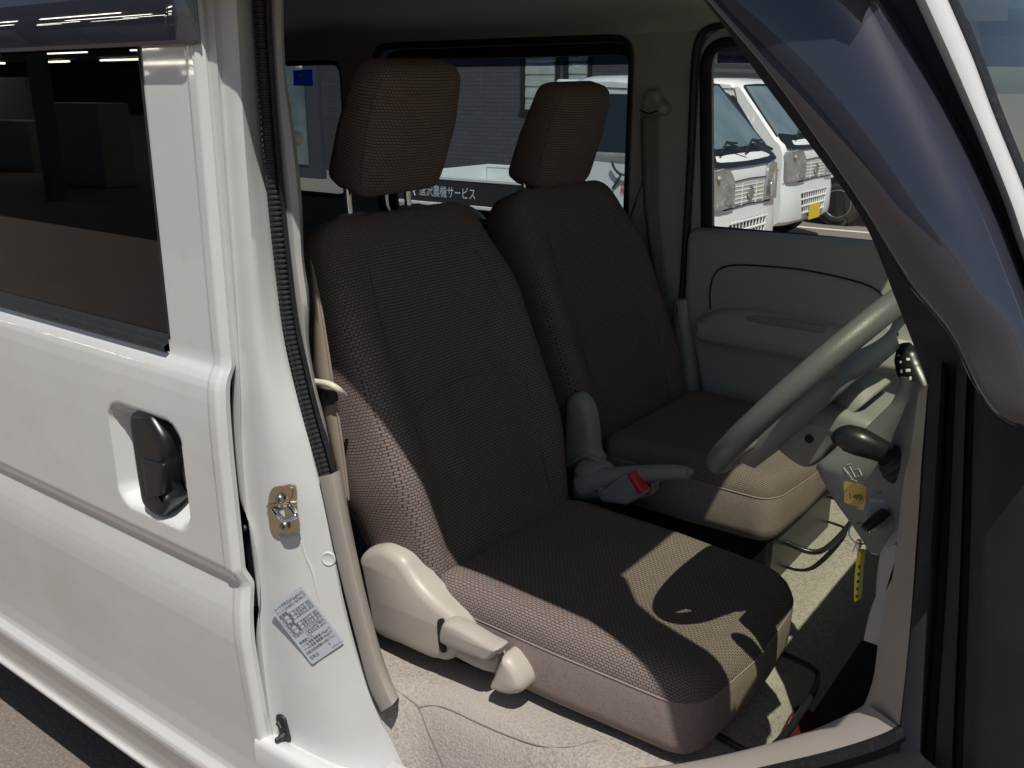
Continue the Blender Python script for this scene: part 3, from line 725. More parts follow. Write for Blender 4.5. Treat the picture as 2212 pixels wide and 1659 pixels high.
loft('roof_rail', [rr(.024, -.008, 1.70), rr(.018, -.018, 1.690), rr(.020, -.016, 1.672), rr(.085, .085, 1.668), rr(.148, .148, 1.672), rr(.15, .15, 1.71)], 40, M['jamb'], VAN)
loft('roof_header', [[(xh - .10, .06, 1.735), (xh - .10, .72, 1.74), (xh - .10, 1.36, 1.735)], [tuple(ws(1.695, .08) + Vector((-.05, 0, 0))), tuple(ws(1.695, .7) + Vector((-.05, 0, 0))), tuple(ws(1.695, 1.36) + Vector((-.05, 0, 0)))], [tuple(ws(1.70, .06)), tuple(ws(1.70, .7)), tuple(ws(1.70, 1.36))], [(xh - .02, .06, 1.79), (xh - .01, .7, 1.81), (xh - .02, 1.36, 1.79)]], 24, M['white'], VAN)
# ================================================================== CABIN
WY = 1.30
def xz(pts, y): return [P(a, b, y=y) for a, b in pts]
def rect3(x0, x1, z0, z1, y, r):
    return [Vector((p.x, y, p.y)) for p in rpoly([(x0, z0, r), (x1, z0, r), (x1, z1, r), (x0, z1, r)], 6)]
# ---- far body side: inner lining with window openings
wx0, wx1 = P(803, 130, y=WY).x, P(1366, 140, y=WY).x
wz1 = P(1340, 74, y=WY).z; wz0 = 1.17
qx0, qx1 = P(480, 250, y=WY).x, P(741, 250, y=WY).x
qz1, qz0 = P(700, 131, y=WY).z, P(720, 428, y=WY).z
xd = P(1494, 300, y=WY).x
hw = rect3(wx0, wx1, wz0, wz1, WY, .06); hq = rect3(qx0, qx1, qz0, qz1, WY, .05)
BS = plate('body_lining', [(-3.0, WY, .40), (xd, WY, .40), (xd, WY, 1.70), (-3.0, WY, 1.70)], [hw, hq], (0, .035, 0), M['trim'], VAN, bevel=.006)
gw = rect3(wx0 + .004, wx1 - .004, wz0, wz1 - .006, WY + .012, .055)
tube('window_seal', gw, .013, M['rubber'], BS, n=8, closed=True)
gw2 = rect3(wx0 + .024, wx1 - .016, wz0, wz1 - .032, WY + .045, .05)
tube('glass_border', gw2, .016, M['blackgap'], BS, n=8, closed=True)
gq = rect3(qx0, qx1 - .004, qz0 + .004, qz1 - .004, WY + .012, .05)
tube('window_seal', gq, .010, M['rubber'], BS, n=8, closed=True)
plate('side_glass', [(wx0 - .06, WY + .062, wz0 - .05), (wx1 + .01, WY + .062, wz0 - .05), (wx1 + .01, WY + .062, wz1 + .01), (wx0 - .06, WY + .062, wz1 + .01)], [], (0, .003, 0), M['rearglass'], BS)
plate('quarter_glass', [(qx0 - .06, WY + .062, qz0 - .05), (qx1 + .01, WY + .062, qz0 - .05), (qx1 + .01, WY + .062, qz1 + .01), (qx0 - .06, WY + .062, qz1 + .01)], [], (0, .003, 0), M['rearglass'], BS)
ho1 = rect3(wx0 - .10, wx1 + .0, wz0 - .02, wz1 + .0, 1.372, .05); ho2 = rect3(qx0 - .12, qx1 + .0, qz0 - .02, qz1, 1.372, .05)
plate('body_side', [(-3.0, 1.372, .05), (xd - .01, 1.372, .05), (xd - .01, 1.372, 1.70), (-3.0, 1.372, 1.70)], [ho1, ho2], (0, .02, 0), M['white'], VAN)
vb = P(1200, 142, y=1.41).z
plate('wind_deflector', [(wx0 - .15, 1.41, vb), (wx1 + .06, 1.41, vb), (wx1 + .06, 1.41, 1.70), (wx0 - .15, 1.41, 1.70)], [], (0, .003, 0), M['visor_left'], BS)
# quarter-window sticker
s0 = [P(a, b, y=WY + .056) for a, b in ((633, 152), (673, 150), (675, 186), (634, 185))]
STK = plate('inspection_sticker', s0, [], (0, .003, 0), M['blue'], BS)
sc_, sx_, sz_ = (s0[0] + s0[2]) / 2, (s0[1] - s0[0]), (s0[0] - s0[3])
pcs = []
cc = sc_ + sz_ * .12 + Vector((0, -.0012, 0))
pcs.append(tube('t', [cc + sx_.normalized() * (.0075 * math.cos(t)) + sz_.normalized() * (.0085 * math.sin(t)) for t in [i * math.pi / 10 for i in range(20)]], .0016, M['inkwhite'], STK, n=5, closed=True))
for sg in (-1, 1):
    for k, (L, zz) in enumerate(((.021, .0085), (.018, .005), (.0145, .0015), (.010, -.002))):
        pcs.append(tube('t', [cc + Vector((sg * .007, 0, zz * .6)), cc + Vector((sg * L * 1.15, 0, zz * 1.2))], .0015, M['inkwhite'], STK, n=5))
pcs.append(text('t', '保', cc + Vector((-.0055, 0, -.004)), (1, 0, 0), (0, 0, 1), .010, M['inkwhite'], STK, lift=.0004))
joinmesh('sticker_emblem', pcs, STK)
# pillar between the far doors: belt loop, belt webbing, lower cover, door seal
c = P(1412, 226, y=WY - .012)
AN = pillow('belt_anchor', c, (1, 0, 0), (0, 0, 1), (0, -1, 0), rpoly([(-.028, -.030, .01), (.040, -.022, .012), (.044, .000, .012), (.022, .012, .01), (.016, .035, .016), (-.018, .035, .018), (-.026, .0, .01)], 5), [(-.01, 0), (.010, 0), (.018, .004), (.022, .010)], M['greyplast'], BS, rings=4, angle=60)
tube('belt_slot', [c + Vector((-.026, -.022, -.012)), c + Vector((.0, -.024, -.020)), c + Vector((.022, -.022, -.014))], .0022, M['blackgap'], AN, n=6, seg=14)
bl1 = [(1384, 252), (1386, 340), (1390, 430), (1400, 520), (1412, 600), (1420, 640)]; br1 = [(1418, 256), (1416, 340), (1416, 430), (1424, 520), (1436, 600), (1446, 640)]
loft('belt_webbing', [yy(bl1, WY - .02), yy(mid(bl1, br1, .33), WY - .024), yy(mid(bl1, br1, .66), WY - .022), yy(br1, WY - .016)], 30, M['beltgrey'], BS, thick=.0015)
tube('webbing_edge', yy(off(br1, -2), WY - .026), .002, M['beltgrey'], BS, n=6, seg=30)
lc = [(1458, 655), (1466, 643), (1497, 642), (1499, 690), (1506, 780), (1516, 872), (1470, 884), (1452, 900)]
pl = [P(a, b, y=WY - .012) for a, b in lc]
pillow('pillar_cover', (0, WY - .012, 0), (1, 0, 0), (0, 0, 1), (0, -1, 0), [Vector((p.x, p.z)) for p in pl], [(-.02, 0), (.012, .002), (.022, .010), (.026, .02)], M['trim'], BS, rings=4, angle=60)
dsl = [(1640, 44), (1570, 52), (1530, 62), (1510, 84), (1502, 120), (1497, 200), (1491, 350), (1481, 520), (1473, 645)]
tube('door_seal', yy(dsl, WY - .006), .0085, M['rubber'], BS, n=10, seg=70)

# ---- far front door
DO = xz([(1470, 1100), (1474, 720), (1484, 660), (1492, 430), (1505, 200), (1512, 105), (1532, 72), (1562, 58), (1700, 46), (2100, 40), (2200, 600), (2200, 1000)], WY + .004)
DHp = rpoly([(P(a, b, y=WY + .004).x, P(a, b, y=WY + .004).z, r) for a, b, r in ((1526, 520, .01), (1523, 86, .06), (2060, 70, .02), (2060, 560, .02))], 6)
FD = plate('front_door', DO, [[Vector((p.x, WY + .004, p.y)) for p in DHp]], (0, .05, 0), M['trim'], VAN, bevel=.005)
tag(FD, 'far front door with grey trim panel and armrest')
tube('window_gasket', [Vector((p.x, WY + .014, p.y)) for p in rpoly([(P(a, b, y=WY + .02).x, P(a, b, y=WY + .02).z, r) for a, b, r in ((1529, 530, .01), (1526, 92, .06), (2060, 74, .02), (2060, 570, .02))], 6)], .015, M['blackgap'], FD, n=8, closed=True)
gz0 = P(1700, 560, y=WY).z
plate('door_glass', [(DO[0].x - .02, WY + .045, gz0), (DO[-1].x, WY + .045, gz0), (DO[-1].x, WY + .045, 1.72), (DO[0].x - .02, WY + .045, 1.72)], [], (0, .003, 0), M['frontglass'], FD)
vb2 = P(1560, 136, y=1.40).z
plate('wind_deflector', [(DO[0].x - .02, 1.40, vb2), (DO[-1].x, 1.40, vb2 - .02), (DO[-1].x, 1.40, 1.70), (DO[0].x - .02, 1.40, 1.70)], [], (0, .003, 0), M['visor_left'], FD)
plate('door_skin', [(DO[0].x, 1.372, .1), (DO[-1].x, 1.372, .1), (DO[-1].x, 1.372, gz0 + .01), (DO[0].x, 1.372, gz0 + .01)], [], (0, .02, 0), M['white'], FD)
tp = [P(a, b, y=WY - .02) for a, b in ((1486, 520), (1490, 502), (1504, 493), (1700, 508), (1890, 524), (2200, 556), (2200, 940), (1530, 905), (1508, 780), (1490, 700), (1480, 640))]
TRM = pillow('door_trim', (0, WY - .02, 0), (1, 0, 0), (0, 0, 1), (0, -1, 0), [Vector((p.x, p.z)) for p in tp], [(-.025, 0), (.0, .001), (.010, .005), (.015, .012), (.016, .022)], M['trim'], FD, rings=0, angle=60)
tube('belt_line_seal', xz([(1526, 494), (1700, 509), (1890, 527), (2100, 549)], WY + .01), .008, M['rubber'], FD, n=8, seg=20)
yt = WY - .0385
tube('panel_groove', xz([(1534, 668), (1534, 625), (1545, 590), (1575, 574), (1640, 574), (1740, 584), (1850, 608), (1900, 632), (1925, 672), (1940, 725)], yt), .0020, M['blackgap'], FD, n=6, seg=60)
ar = [P(a, b, y=1.235) for a, b in ((1496, 700), (1502, 690), (1545, 672), (1620, 670), (1720, 690), (1850, 722), (2000, 752), (2150, 780), (2150, 850), (1980, 818), (1800, 790), (1640, 762), (1520, 742), (1500, 728))]
ARM = pillow('armrest', (0, 1.235, 0), (1, 0, 0), (0, 0, 1), (0, -1, 0), [Vector((p.x, p.z)) for p in ar], [(-.06, .0), (-.01, .0), (.004, .004), (.012, .012), (.014, .02)], M['trim'], FD, rings=0, angle=60)
sl = [P(a, b, y=1.222) for a, b in ((1606, 684), (1640, 683), (1760, 702), (1783, 709), (1778, 718), (1740, 714), (1630, 696))]
pillow('pull_slot', (0, 1.222, 0), (1, 0, 0), (0, 0, 1), (0, -1, 0), [Vector((p.x, p.z)) for p in resample(sl, 24, closed=True)], [(-.02, 0), (.0015, 0), (.002, .002)], M['greyplast'], ARM, rings=2, angle=60)
sl = [P(a, b, y=1.222) for a, b in ((1893, 726), (1925, 730), (1928, 736), (1915, 740), (1890, 735))]
pillow('switch_pad', (0, 1.222, 0), (1, 0, 0), (0, 0, 1), (0, -1, 0), [Vector((p.x, p.z)) for p in resample(sl, 16, closed=True)], [(-.02, 0), (.0025, 0), (.003, .002)], M['greyplast'], ARM, rings=2, angle=60)

# ---- rear closure and rear bench
plate('rear_wall', [(-3.0, .05, .3), (-3.0, 1.38, .3), (-3.0, 1.38, 1.80), (-3.0, .05, 1.80)], [[(-3.0, .2, 1.15), (-3.0, .2, 1.62), (-3.0, 1.2, 1.62), (-3.0, 1.2, 1.15)]], (-.03, 0, 0), M['trim'], VAN)
plate('rear_glass', [(-3.02, .15, 1.1), (-3.02, 1.25, 1.1), (-3.02, 1.25, 1.66), (-3.02, .15, 1.66)], [], (-.003, 0, 0), M['privacy'], VAN)
M['greyseat'] = mat('grey_seat_cloth', (.14, .14, .15), .9, spec=.1)
pillow('rear_bench', (-2.02, .72, .72), (0, 1, 0), (-.2, 0, .98), (.98, 0, .2), rpoly([(-.50, 0, .04), (.50, 0, .04), (.48, .46, .09), (-.48, .46, .09)], 6), [(-.1, .02), (-.08, 0), (-.02, 0), (0, .02), (.003, .04)], M['greyseat'], VAN, rings=5)

# ================================================================== SEATS
S = Vector((-.316, 0, .949)).normalized(); SN = Vector((.949, 0, .316)).normalized()
S2 = Vector((.25, 0, .968)).normalized(); SN2 = Vector((.968, 0, -.25)).normalized()
YC = .445
def make_seat(name):
    E = empty(name, (-.72, YC, .52), VAN)
    # cushion
    cu = rpoly([(-.985, .238, .075), (-.70, .234, .2), (-.462, .240, .060), (-.452, .44, .5), (-.466, .652, .085), (-.70, .668, .3), (-.985, .668, .075)], 8)
    def cs(x, y, d):
        if d < .70: return 0
        k = sstep(.70, .745, d)
        e = abs(y - .452) / .21
        return k * (.008 * sstep(.55, .95, e) - .010 * (1 - sstep(.0, .8, e)) - .014 * sstep(-.62, -.46, x) * .9 + .004 * math.sin(x * 14 + 1))
    CU_ = pillow('cushion', (0, 0, 0), (1, 0, 0), (0, 1, 0), (0, 0, 1), cu, [(.625, .03), (.628, .012), (.638, .003), (.655, 0), (.700, -.002), (.722, -.001), (.732, .0005), (.744, .006), (.754, .015), (.760, .027), (.7625, .042)], [M['fabric'], M['plain']], E, sculpt=cs, side_from=.720, rings=14)
    pp = [Vector((p.x, p.y, .7225)) for p in inset2(cu, -.0012)]
    pp = [q + Vector((0, 0, cs(q.x, q.y, .7225))) for q in pp]
    tube('piping', pp, .0012, M['piping'], CU_, n=6, closed=True)
    # backrest
    bo = rpoly([(.250, 0, .03), (.650, 0, .03), (.682, .20, .3), (.680, .50, .25), (.645, .660, .085), (.245, .660, .085), (.206, .50, .25), (.208, .20, .3)], 8)
    def bs(y, s, d):
        e = abs(y - YC) / .225
        k = sstep(-.04, 0, d)
        b = -.02 * (1 - sstep(.5, .62, s)) if d < -.06 else 0
        return k * (.026 * sstep(.55, .92, e) * (1 - sstep(.42, .6, s)) - .012 * (1 - sstep(0, .7, e)) + .016 * math.exp(-((s - .2) / .12) ** 2) - .018 * sstep(.5, .66, s)) + b
    BK = pillow('backrest', (-.955, 0, .725), (0, 1, 0), S, SN, bo, [(-.115, .045), (-.113, .025), (-.105, .010), (-.092, .002), (-.06, -.001), (-.03, .0), (-.014, .004), (-.005, .012), (.001, .024), (.004, .040)], M['fabric'], E, sculpt=bs, rings=14)
    def bp(y, s, l=.0006): return Vector((-.955, 0, .725)) + Vector((0, y, 0)) + S * s + SN * (.004 + bs(y, s, .004) + l)
    for sq in ([(.600, .02), (.597, .12), (.600, .25), (.612, .36), (.607, .47), (.585, .56)], [(.292, .02), (.295, .12), (.290, .25), (.280, .36), (.285, .47), (.305, .56)], [(.29, .30), (.36, .325), (.45, .335), (.54, .325), (.603, .30)]):
        tube('seam', [bp(*q) for q in sq], .0007, M['stitch'], BK, n=5, seg=40)
    # headrest
    hd = rpoly([(.350, -.035, .035), (.562, -.030, .05), (.590, .09, .10), (.578, .200, .05), (.352, .195, .04), (.343, .08, .12)], 8)
    def hs(y, s, d):
        k = sstep(-.02, -.075, d)
        e = (y - .46) / .12
        return k * (-.022 + .030 * sstep(-.03, .19, s)) + sstep(-.03, 0, d) * (.010 - .016 * e * e)
    HR = pillow('headrest', (-1.184, 0, 1.395), (0, 1, 0), S2, SN2, hd, [(-.080, .035), (-.078, .020), (-.070, .006), (-.055, 0), (-.03, 0), (-.016, .001), (-.006, .007), (0, .018), (.002, .03)], M['fabric'], E, sculpt=hs, rings=9)
    def hp(y, s, d): return Vector((-1.184, 0, 1.395)) + Vector((0, y, 0)) + S2 * s + SN2 * (d + hs(y, s, d))
    tube('headrest_seam', [hp(.352, -.005, -.004), hp(.346, .04, -.002), hp(.346, .09, -.001), hp(.352, .14, -.002), hp(.366, .178, -.004)], .0008, M['stitch'], HR, n=5, seg=30)
    for y in (.362, .514):
        tube('headrest_post', [(-1.226, y, 1.30), (-1.236, y, 1.345), (-1.238, y, 1.42)], .0068, M['chrome'], E, n=14, seg=10)
        gp_ = rpoly([(-.030, -.016, .012), (.034, -.016, .014), (.034, .016, .014), (-.030, .016, .012)], 5)
        pillow('post_guide', (-1.231, y + .004, 1.322), (0, 1, 0), (-1, 0, .1), (.1, 0, 1), gp_, [(-.012, 0), (.008, 0), (.014, .003), (.017, .008)], M['greyplast'], E, rings=3, angle=60)
    # riser and slide bar
    box('seat_base', (-.93, .27, .56), (-.60, .63, .632), M['black'], E, bevel=.01)
    tube('slide_bar', [(-.56, .36, .615), (-.47, .36, .600), (-.425, .365, .592), (-.405, .40, .59), (-.40, .50, .592), (-.405, .59, .60), (-.43, .615, .606), (-.56, .62, .615)], .0058, M['black'], E, n=10, seg=60)
    return E
DS = make_seat('driver_seat')
tag(DS, 'driver seat in brown woven cloth, partly sunlit, beside the steering wheel')
# passenger seat: a copy of the seat and its sub-parts
PS = DS.copy(); COL.objects.link(PS); PS.name = 'passenger_seat'
PS.parent = VAN; PS.matrix_parent_inverse = DS.matrix_parent_inverse.copy(); PS.location = DS.location + Vector((-.02, .55, 0))
WM[PS.name] = Matrix.Translation(PS.location)
PS['label'] = 'passenger seat in dark brown woven cloth, beyond the handbrake'
def copychildren(src, dst):
    for ch in [c for c in bpy.data.objects if c.parent == src]:
        q = ch.copy(); COL.objects.link(q); q.parent = dst; q.matrix_parent_inverse = ch.matrix_parent_inverse.copy()
        copychildren(ch, q)
copychildren(DS, PS)
for q in [c for c in bpy.data.objects if c.parent == PS]:          # the passenger seat is set further back, cushion a little higher
    nm = q.name.split('.')[0]
    if nm == 'cushion': q.scale = (.761, 1, 1); q.location = (-.21, 0, .085)
    elif nm == 'seat_base': q.scale = (1, 1, 1.9); q.location = (.03, 0, -.484)
    elif nm in ('slide_bar',): q.location = (-.10, 0, .07)
    elif nm == 'headrest': q.location = (0, 0, -.035)

# ---- driver seat: side cover, recliner lever, rail end
def flat_py(name, px, y0, depth, layers, m, parent, n=64, rings=6, smooth=True):
    pts = [P(a, b, y=y0) for a, b in px]
    o2 = [Vector((p.x, p.z)) for p in (resample(pts, n, closed=True, smooth=smooth))]
    return pillow(name, (0, y0, 0), (1, 0, 0), (0, 0, 1), (0, -1, 0), o2, layers, m, parent, rings=rings, angle=60)
scv = [(781, 1204), (793, 1187), (812, 1180), (834, 1179), (856, 1189), (876, 1206), (892, 1231), (908, 1254), (927, 1276), (950, 1298), (974, 1318), (996, 1338), (1012, 1362), (1000, 1400), (975, 1425), (950, 1422), (935, 1419), (880, 1394), (816, 1362), (800, 1300), (786, 1230)]
SCV = flat_py('side_cover', scv, .214, .03, [(-.035, .0), (-.006, .0), (.001, .0015), (.007, .005), (.011, .010), (.0135, .016)], M['beige'], DS, n=110, rings=0)
flat_py('lever_pocket', [(945, 1345), (956, 1336), (960, 1345), (958, 1380), (966, 1402), (960, 1410), (950, 1400)], .2005, .0, [(-.01, 0), (.001, 0), (.0015, .001)], M['blackgap'], DS, n=40, rings=0)
flat_py('rail_cover', [(962, 1384), (1010, 1396), (1064, 1418), (1082, 1412), (1080, 1440), (1070, 1452), (1030, 1440), (966, 1404)], .222, 0, [(-.03, 0), (.0, 0), (.005, .003), (.006, .006)], M['beige'], DS, n=60, rings=0)
flat_py('recliner_lever', [(957, 1348), (964, 1340), (978, 1342), (1010, 1358), (1050, 1382), (1077, 1396), (1080, 1404), (1070, 1414), (1060, 1423), (1050, 1424), (1030, 1417), (1000, 1405), (970, 1393), (956, 1384), (953, 1366)], .196, 0, [(-.022, .002), (-.018, 0), (-.002, 0), (.004, .0015), (.008, .004), (.010, .007)], M['beige'], DS, n=80, rings=0)
flat_py('rail_end_cap', [(1059, 1476), (1066, 1460), (1078, 1430), (1086, 1414), (1100, 1420), (1116, 1440), (1128, 1462), (1133, 1480), (1129, 1494), (1112, 1501), (1090, 1499), (1066, 1488)], .206, 0, [(-.04, 0), (-.012, 0), (-.002, .0015), (.005, .005), (.009, .009), (.0105, .012)], M['beige'], DS, n=70, rings=0)
# ---- passenger seat inner recliner cover
flat_py('side_cover', [(1222, 880), (1232, 856), (1250, 850), (1268, 866), (1280, 892), (1286, 930), (1290, 975), (1300, 1000), (1240, 1010), (1220, 1000)], .745, 0, [(-.02, 0), (-.004, 0), (.004, .004), (.008, .010), (.010, .018)], M['greyplast'], PS, n=50, rings=0)

# ---- handbrake, buckles
HB = empty('handbrake', P(1270, 1060, y=.715), VAN)
pc = [P(1262, 1048, y=.715), P(1300, 1034, y=.715), P(1345, 1026, y=.715), P(1400, 1022, y=.715), P(1450, 1020, y=.715), P(1478, 1021, y=.715), P(1487, 1022, y=.715)]
tube('lever', pc, [.030, .026, .0195, .0175, .0165, .0165, .015, .012], M['greyplast'], HB, n=18, seg=30)
tube('release_button', [P(1482, 1021, y=.715), P(1494, 1019, y=.715)], .0065, M['greyplast'], HB, n=12)
bt = [(1236, 1010), (1262, 998), (1290, 1002), (1312, 1020), (1324, 1046), (1328, 1075), (1290, 1085), (1238, 1080)]
flat_py('boot', bt, .712, 0, [(-.03, 0), (-.01, .002), (.006, .008), (.014, .018), (.017, .03)], M['greyplast'], HB, n=40, rings=0)
tube('boot_rim', [P(a, b, y=.735) for a, b in ((1236, 1000), (1262, 984), (1290, 994), (1308, 1010), (1322, 1030))], .006, M['greyplast'], HB, n=10, seg=30)
# console between the seats
box('console', (-1.05, .690, .50), (-.62, .745, .690), M['black'], VAN, bevel=.012)
def buckle(px_face, y, parent, lab=None):
    bt = [P(a, b, y=y) for a, b in px_face['body']]
    B = empty('buckle', bt[0], parent)
    o2 = [Vector((p.x, p.z)) for p in bt]
    k = len(o2); a2 = rpoly([(p.x, p.y, .004) for p in o2], 4)
    pillow('buckle_body', (0, y, 0), (1, 0, 0), (0, 0, 1), (0, -1, 0), a2, [(-.026, .001), (-.004, .0), (0, .002), (.0015, .005)], M['greyplast'], B, rings=3, angle=50)
    rb = [P(a, b, y=y - .0005) for a, b in px_face['red']]
    r2_ = rpoly([(p.x, p.z, .003) for p in rb], 4)
    pillow('press_button', (0, y - .0008, 0), (1, 0, 0), (0, 0, 1), (0, -1, 0), r2_, [(-.02, 0), (.003, 0), (.0045, .0015), (.005, .003)], M['red'], B, rings=2, angle=50)
buckle(dict(body=[(1290, 1068), (1344, 1026), (1360, 1020), (1392, 1066), (1390, 1072), (1352, 1092), (1300, 1085)], red=[(1356, 1023), (1364, 1022), (1391, 1060), (1386, 1066), (1378, 1064)]), .684, VAN)
buckle(dict(body=[(1376, 1048), (1392, 1040), (1412, 1046), (1410, 1068), (1392, 1078), (1370, 1078)], red=[(1397, 1046), (1408, 1045), (1406, 1068), (1397, 1070)]), .725, VAN)

# ================================================================== STEERING AND DASH
WC = Vector((-.405, .44, 1.172)); E1 = Vector((.63, 0, .777)).normalized(); EY = Vector((0, 1, 0)); EA = Vector((.777, 0, -.63)).normalized()   # EA: into the column
SW_ = empty('steering_wheel', WC, VAN); tag(SW_, 'grey leather grained steering wheel')
tube('rim', [WC + E1 * (.182 * math.cos(t)) + EY * (.182 * math.sin(t)) for t in [2 * math.pi * i / 72 for i in range(72)]], .0162, M['wheelskin'], SW_, n=16, closed=True)
for ang in (60, -60, 125, -125):
    t = math.radians(ang); d = E1 * math.cos(t) + EY * math.sin(t)
    tube('spoke', [WC + EA * .018 + d * .05, WC + EA * .012 + d * .11, WC + EA * .003 + d * .175], [.020, .014, .012], M['column'], SW_, n=10, seg=12)
pillow('horn_pad', WC + EA * .008, EY, E1, -EA, rpoly([(-.115, -.140, .07), (.115, -.140, .07), (.145, .085, .06), (-.145, .085, .06)], 6), [(-.03, .01), (-.01, 0), (.004, .006), (.012, .02), (.014, .035)], M['column'], SW_, rings=5)
lathe('wheel_emblem', WC - EA * .0025, -EA, [(0, .018), (.002, .018), (.003, .014)], M['chrome'], SW_, n=24)
# column shroud: lofted rounded sections
CO = WC + EA * .055
def shroud(name, secs, m, parent):
    rows = []
    for d, hw_, hu, hdn, dy in secs:
        pr = rpoly([(-hw_, -hdn, .03), (hw_, -hdn, .03), (hw_, hu, .028), (-hw_, hu, .028)], 6)
        rows.append([CO + EA * d + EY * (p.x + dy) + E1 * p.y for p in pr])
    Vs, Fs = grid(rows, closed_u=True); n = len(rows[0])
    Fs.append(tuple(range(n))[::-1]); Fs.append(tuple((len(rows) - 1) * n + j for j in range(n)))
    return mk(name, Vs, Fs, m, parent, angle=50, mod=[('bevel', .004, 2)])
COL_ = empty('steering_column', CO, VAN)
shroud('column_collar', [(-.03, .040, .040, .050, 0), (.0, .055, .05, .065, 0), (.012, .062, .052, .075, 0)], M['greyplast'], COL_)
EB = Vector((.985, 0, -.17)).normalized(); EU = Vector((.17, 0, .985)).normalized()
US = pillow('upper_shroud', (-.35, .44, 1.14), EB, EY, EU, rpoly([(-.075, -.068, .02), (.052, -.076, .022), (.052, .072, .022), (-.075, .066, .02)], 6), [(-.018, .0), (-.002, .0), (.006, .003), (.011, .009), (.013, .017)], M['column'], COL_, rings=5, angle=60)
LS = flat_py('lower_shroud', [(1648, 915), (1668, 960), (1700, 992), (1738, 1013), (1768, 1000), (1800, 966), (1845, 944), (1886, 938), (1820, 914), (1750, 889), (1700, 868), (1660, 880)], .374, 0, [(-.135, 0), (-.01, .0), (.0, .003), (.003, .006)], M['column'], COL_, n=70, rings=0)
lathe('shroud_screw', P(1748, 948, y=.371), (0, -1, 0), [(-.004, .006), (.0015, .006), (.002, .003)], M['blackgap'], COL_, n=14)
# dash and knee panel
dp = [(-.02, 1.19), (-.17, 1.20), (-.24, 1.185), (-.265, 1.15), (-.270, 1.10), (-.26, 1.03), (-.25, .97), (-.22, .88), (-.17, .78), (-.10, .68)]
DASH = loft('dashboard', [[(a - .006 * math.sin((y - .2) * 2.6), y, b) for a, b in dp] for y in (.42, .5, .72, .95, 1.27)], 40, M['trim'], VAN, angle=60)
mk('dash_end', [(a, .421, b) for a, b in dp] + [(.1, .421, .68), (.1, .421, 1.2)], [tuple(range(len(dp) + 2))], M['trim'], DASH, smooth=False)
plate('dash_light_block', [(.0, .08, .2), (.0, 1.36, .2), (.0, 1.36, 1.2), (.0, .08, 1.2)], [], (.03, 0, 0), M['blackgap'], VAN)  # unseen plate, added to block light under the dash
plate('cowl_panel', [(-.03, .09, 1.10), (.16, .09, 1.02), (.16, 1.34, 1.02), (-.03, 1.34, 1.10)], [], (0, 0, -.02), M['black'], VAN)
# knee panel right of and below the column
kpL = [(1946, 812), (1930, 862), (1903, 892), (1860, 932), (1800, 975), (1765, 1003), (1768, 1020), (1801, 1079), (1843, 1138), (1880, 1195)]
kpR = [(2003, 838), (1990, 880), (1980, 920), (1972, 970), (1965, 1010), (1960, 1050), (1955, 1090), (1948, 1130), (1942, 1165), (1938, 1205)]
def PX(c, x): return [P(a, b, x=x) for a, b in c]
KP = loft('knee_panel', [yy(off(kpL, 16, 4), .42), yy(off(kpL, 2, 1), .362), yy(kpL, .350), yy(mid(kpL, kpR, .07), .341), yy(mid(kpL, kpR, .3), .336), yy(mid(kpL, kpR, .6), .322), yy(mid(kpL, kpR, .85), .290), yy(kpR, .255), yy(off(kpR, 24), .20)], 60, M['column'], VAN, angle=60)
# right-hand lever with black boot, upper lever with icons
c = P(1946, 1002, y=.305)
tube('lamp_lever', [P(1956, 1006, y=.31), P(1925, 985, y=.295), P(1890, 968, y=.285), P(1850, 952, y=.28), P(1822, 945, y=.28), P(1806, 950, y=.283)], [.0135, .0130, .0130, .0150, .0175, .0165, .008], M['black'], COL_, n=18, seg=30)
lathe('lever_boot', c, (P(1905, 975, y=.288) - c), [(-.01, .026), (.006, .025), (.008, .022), (.014, .021), (.016, .017), (.022, .015)], M['rubber'], COL_, n=28)
WLv = tube('wiper_lever', [P(2004, 872, y=.52), P(1988, 834, y=.53), P(1972, 800, y=.54), P(1962, 772, y=.545), P(1955, 752, y=.55), P(1953, 744, y=.55)], [.018, .020, .021, .0215, .019, .009], M['black'], COL_, n=20, seg=30)
ic = []
axu = (P(1975, 800, x=-.25) - P(1955, 800, x=-.25)).normalized()
for u, v, w_, h_ in ((1942, 768, 8, 6), (1962, 776, 11, 7), (1946, 782, 7, 6), (1962, 800, 14, 8), (1948, 802, 6, 9), (1946, 818, 6, 9), (1956, 818, 7, 9), (1967, 817, 8, 9), (1948, 832, 2, 10), (1957, 832, 2, 10), (1966, 831, 2, 10)):
    try:
        q = []
        for a, b in ((-1, -1), (1, -1), (1, 1), (-1, 1)):
            q.append(hit(WLv, u + a * w_ / 2 * .7, v + b * h_ / 2 * .8, .0006)[0])
        ic.append(mk('t', q, [(0, 1, 2, 3)], M['inkwhite'], WLv, smooth=False))
    except Exception: pass
if ic: joinmesh('lever_icons', ic, WLv)
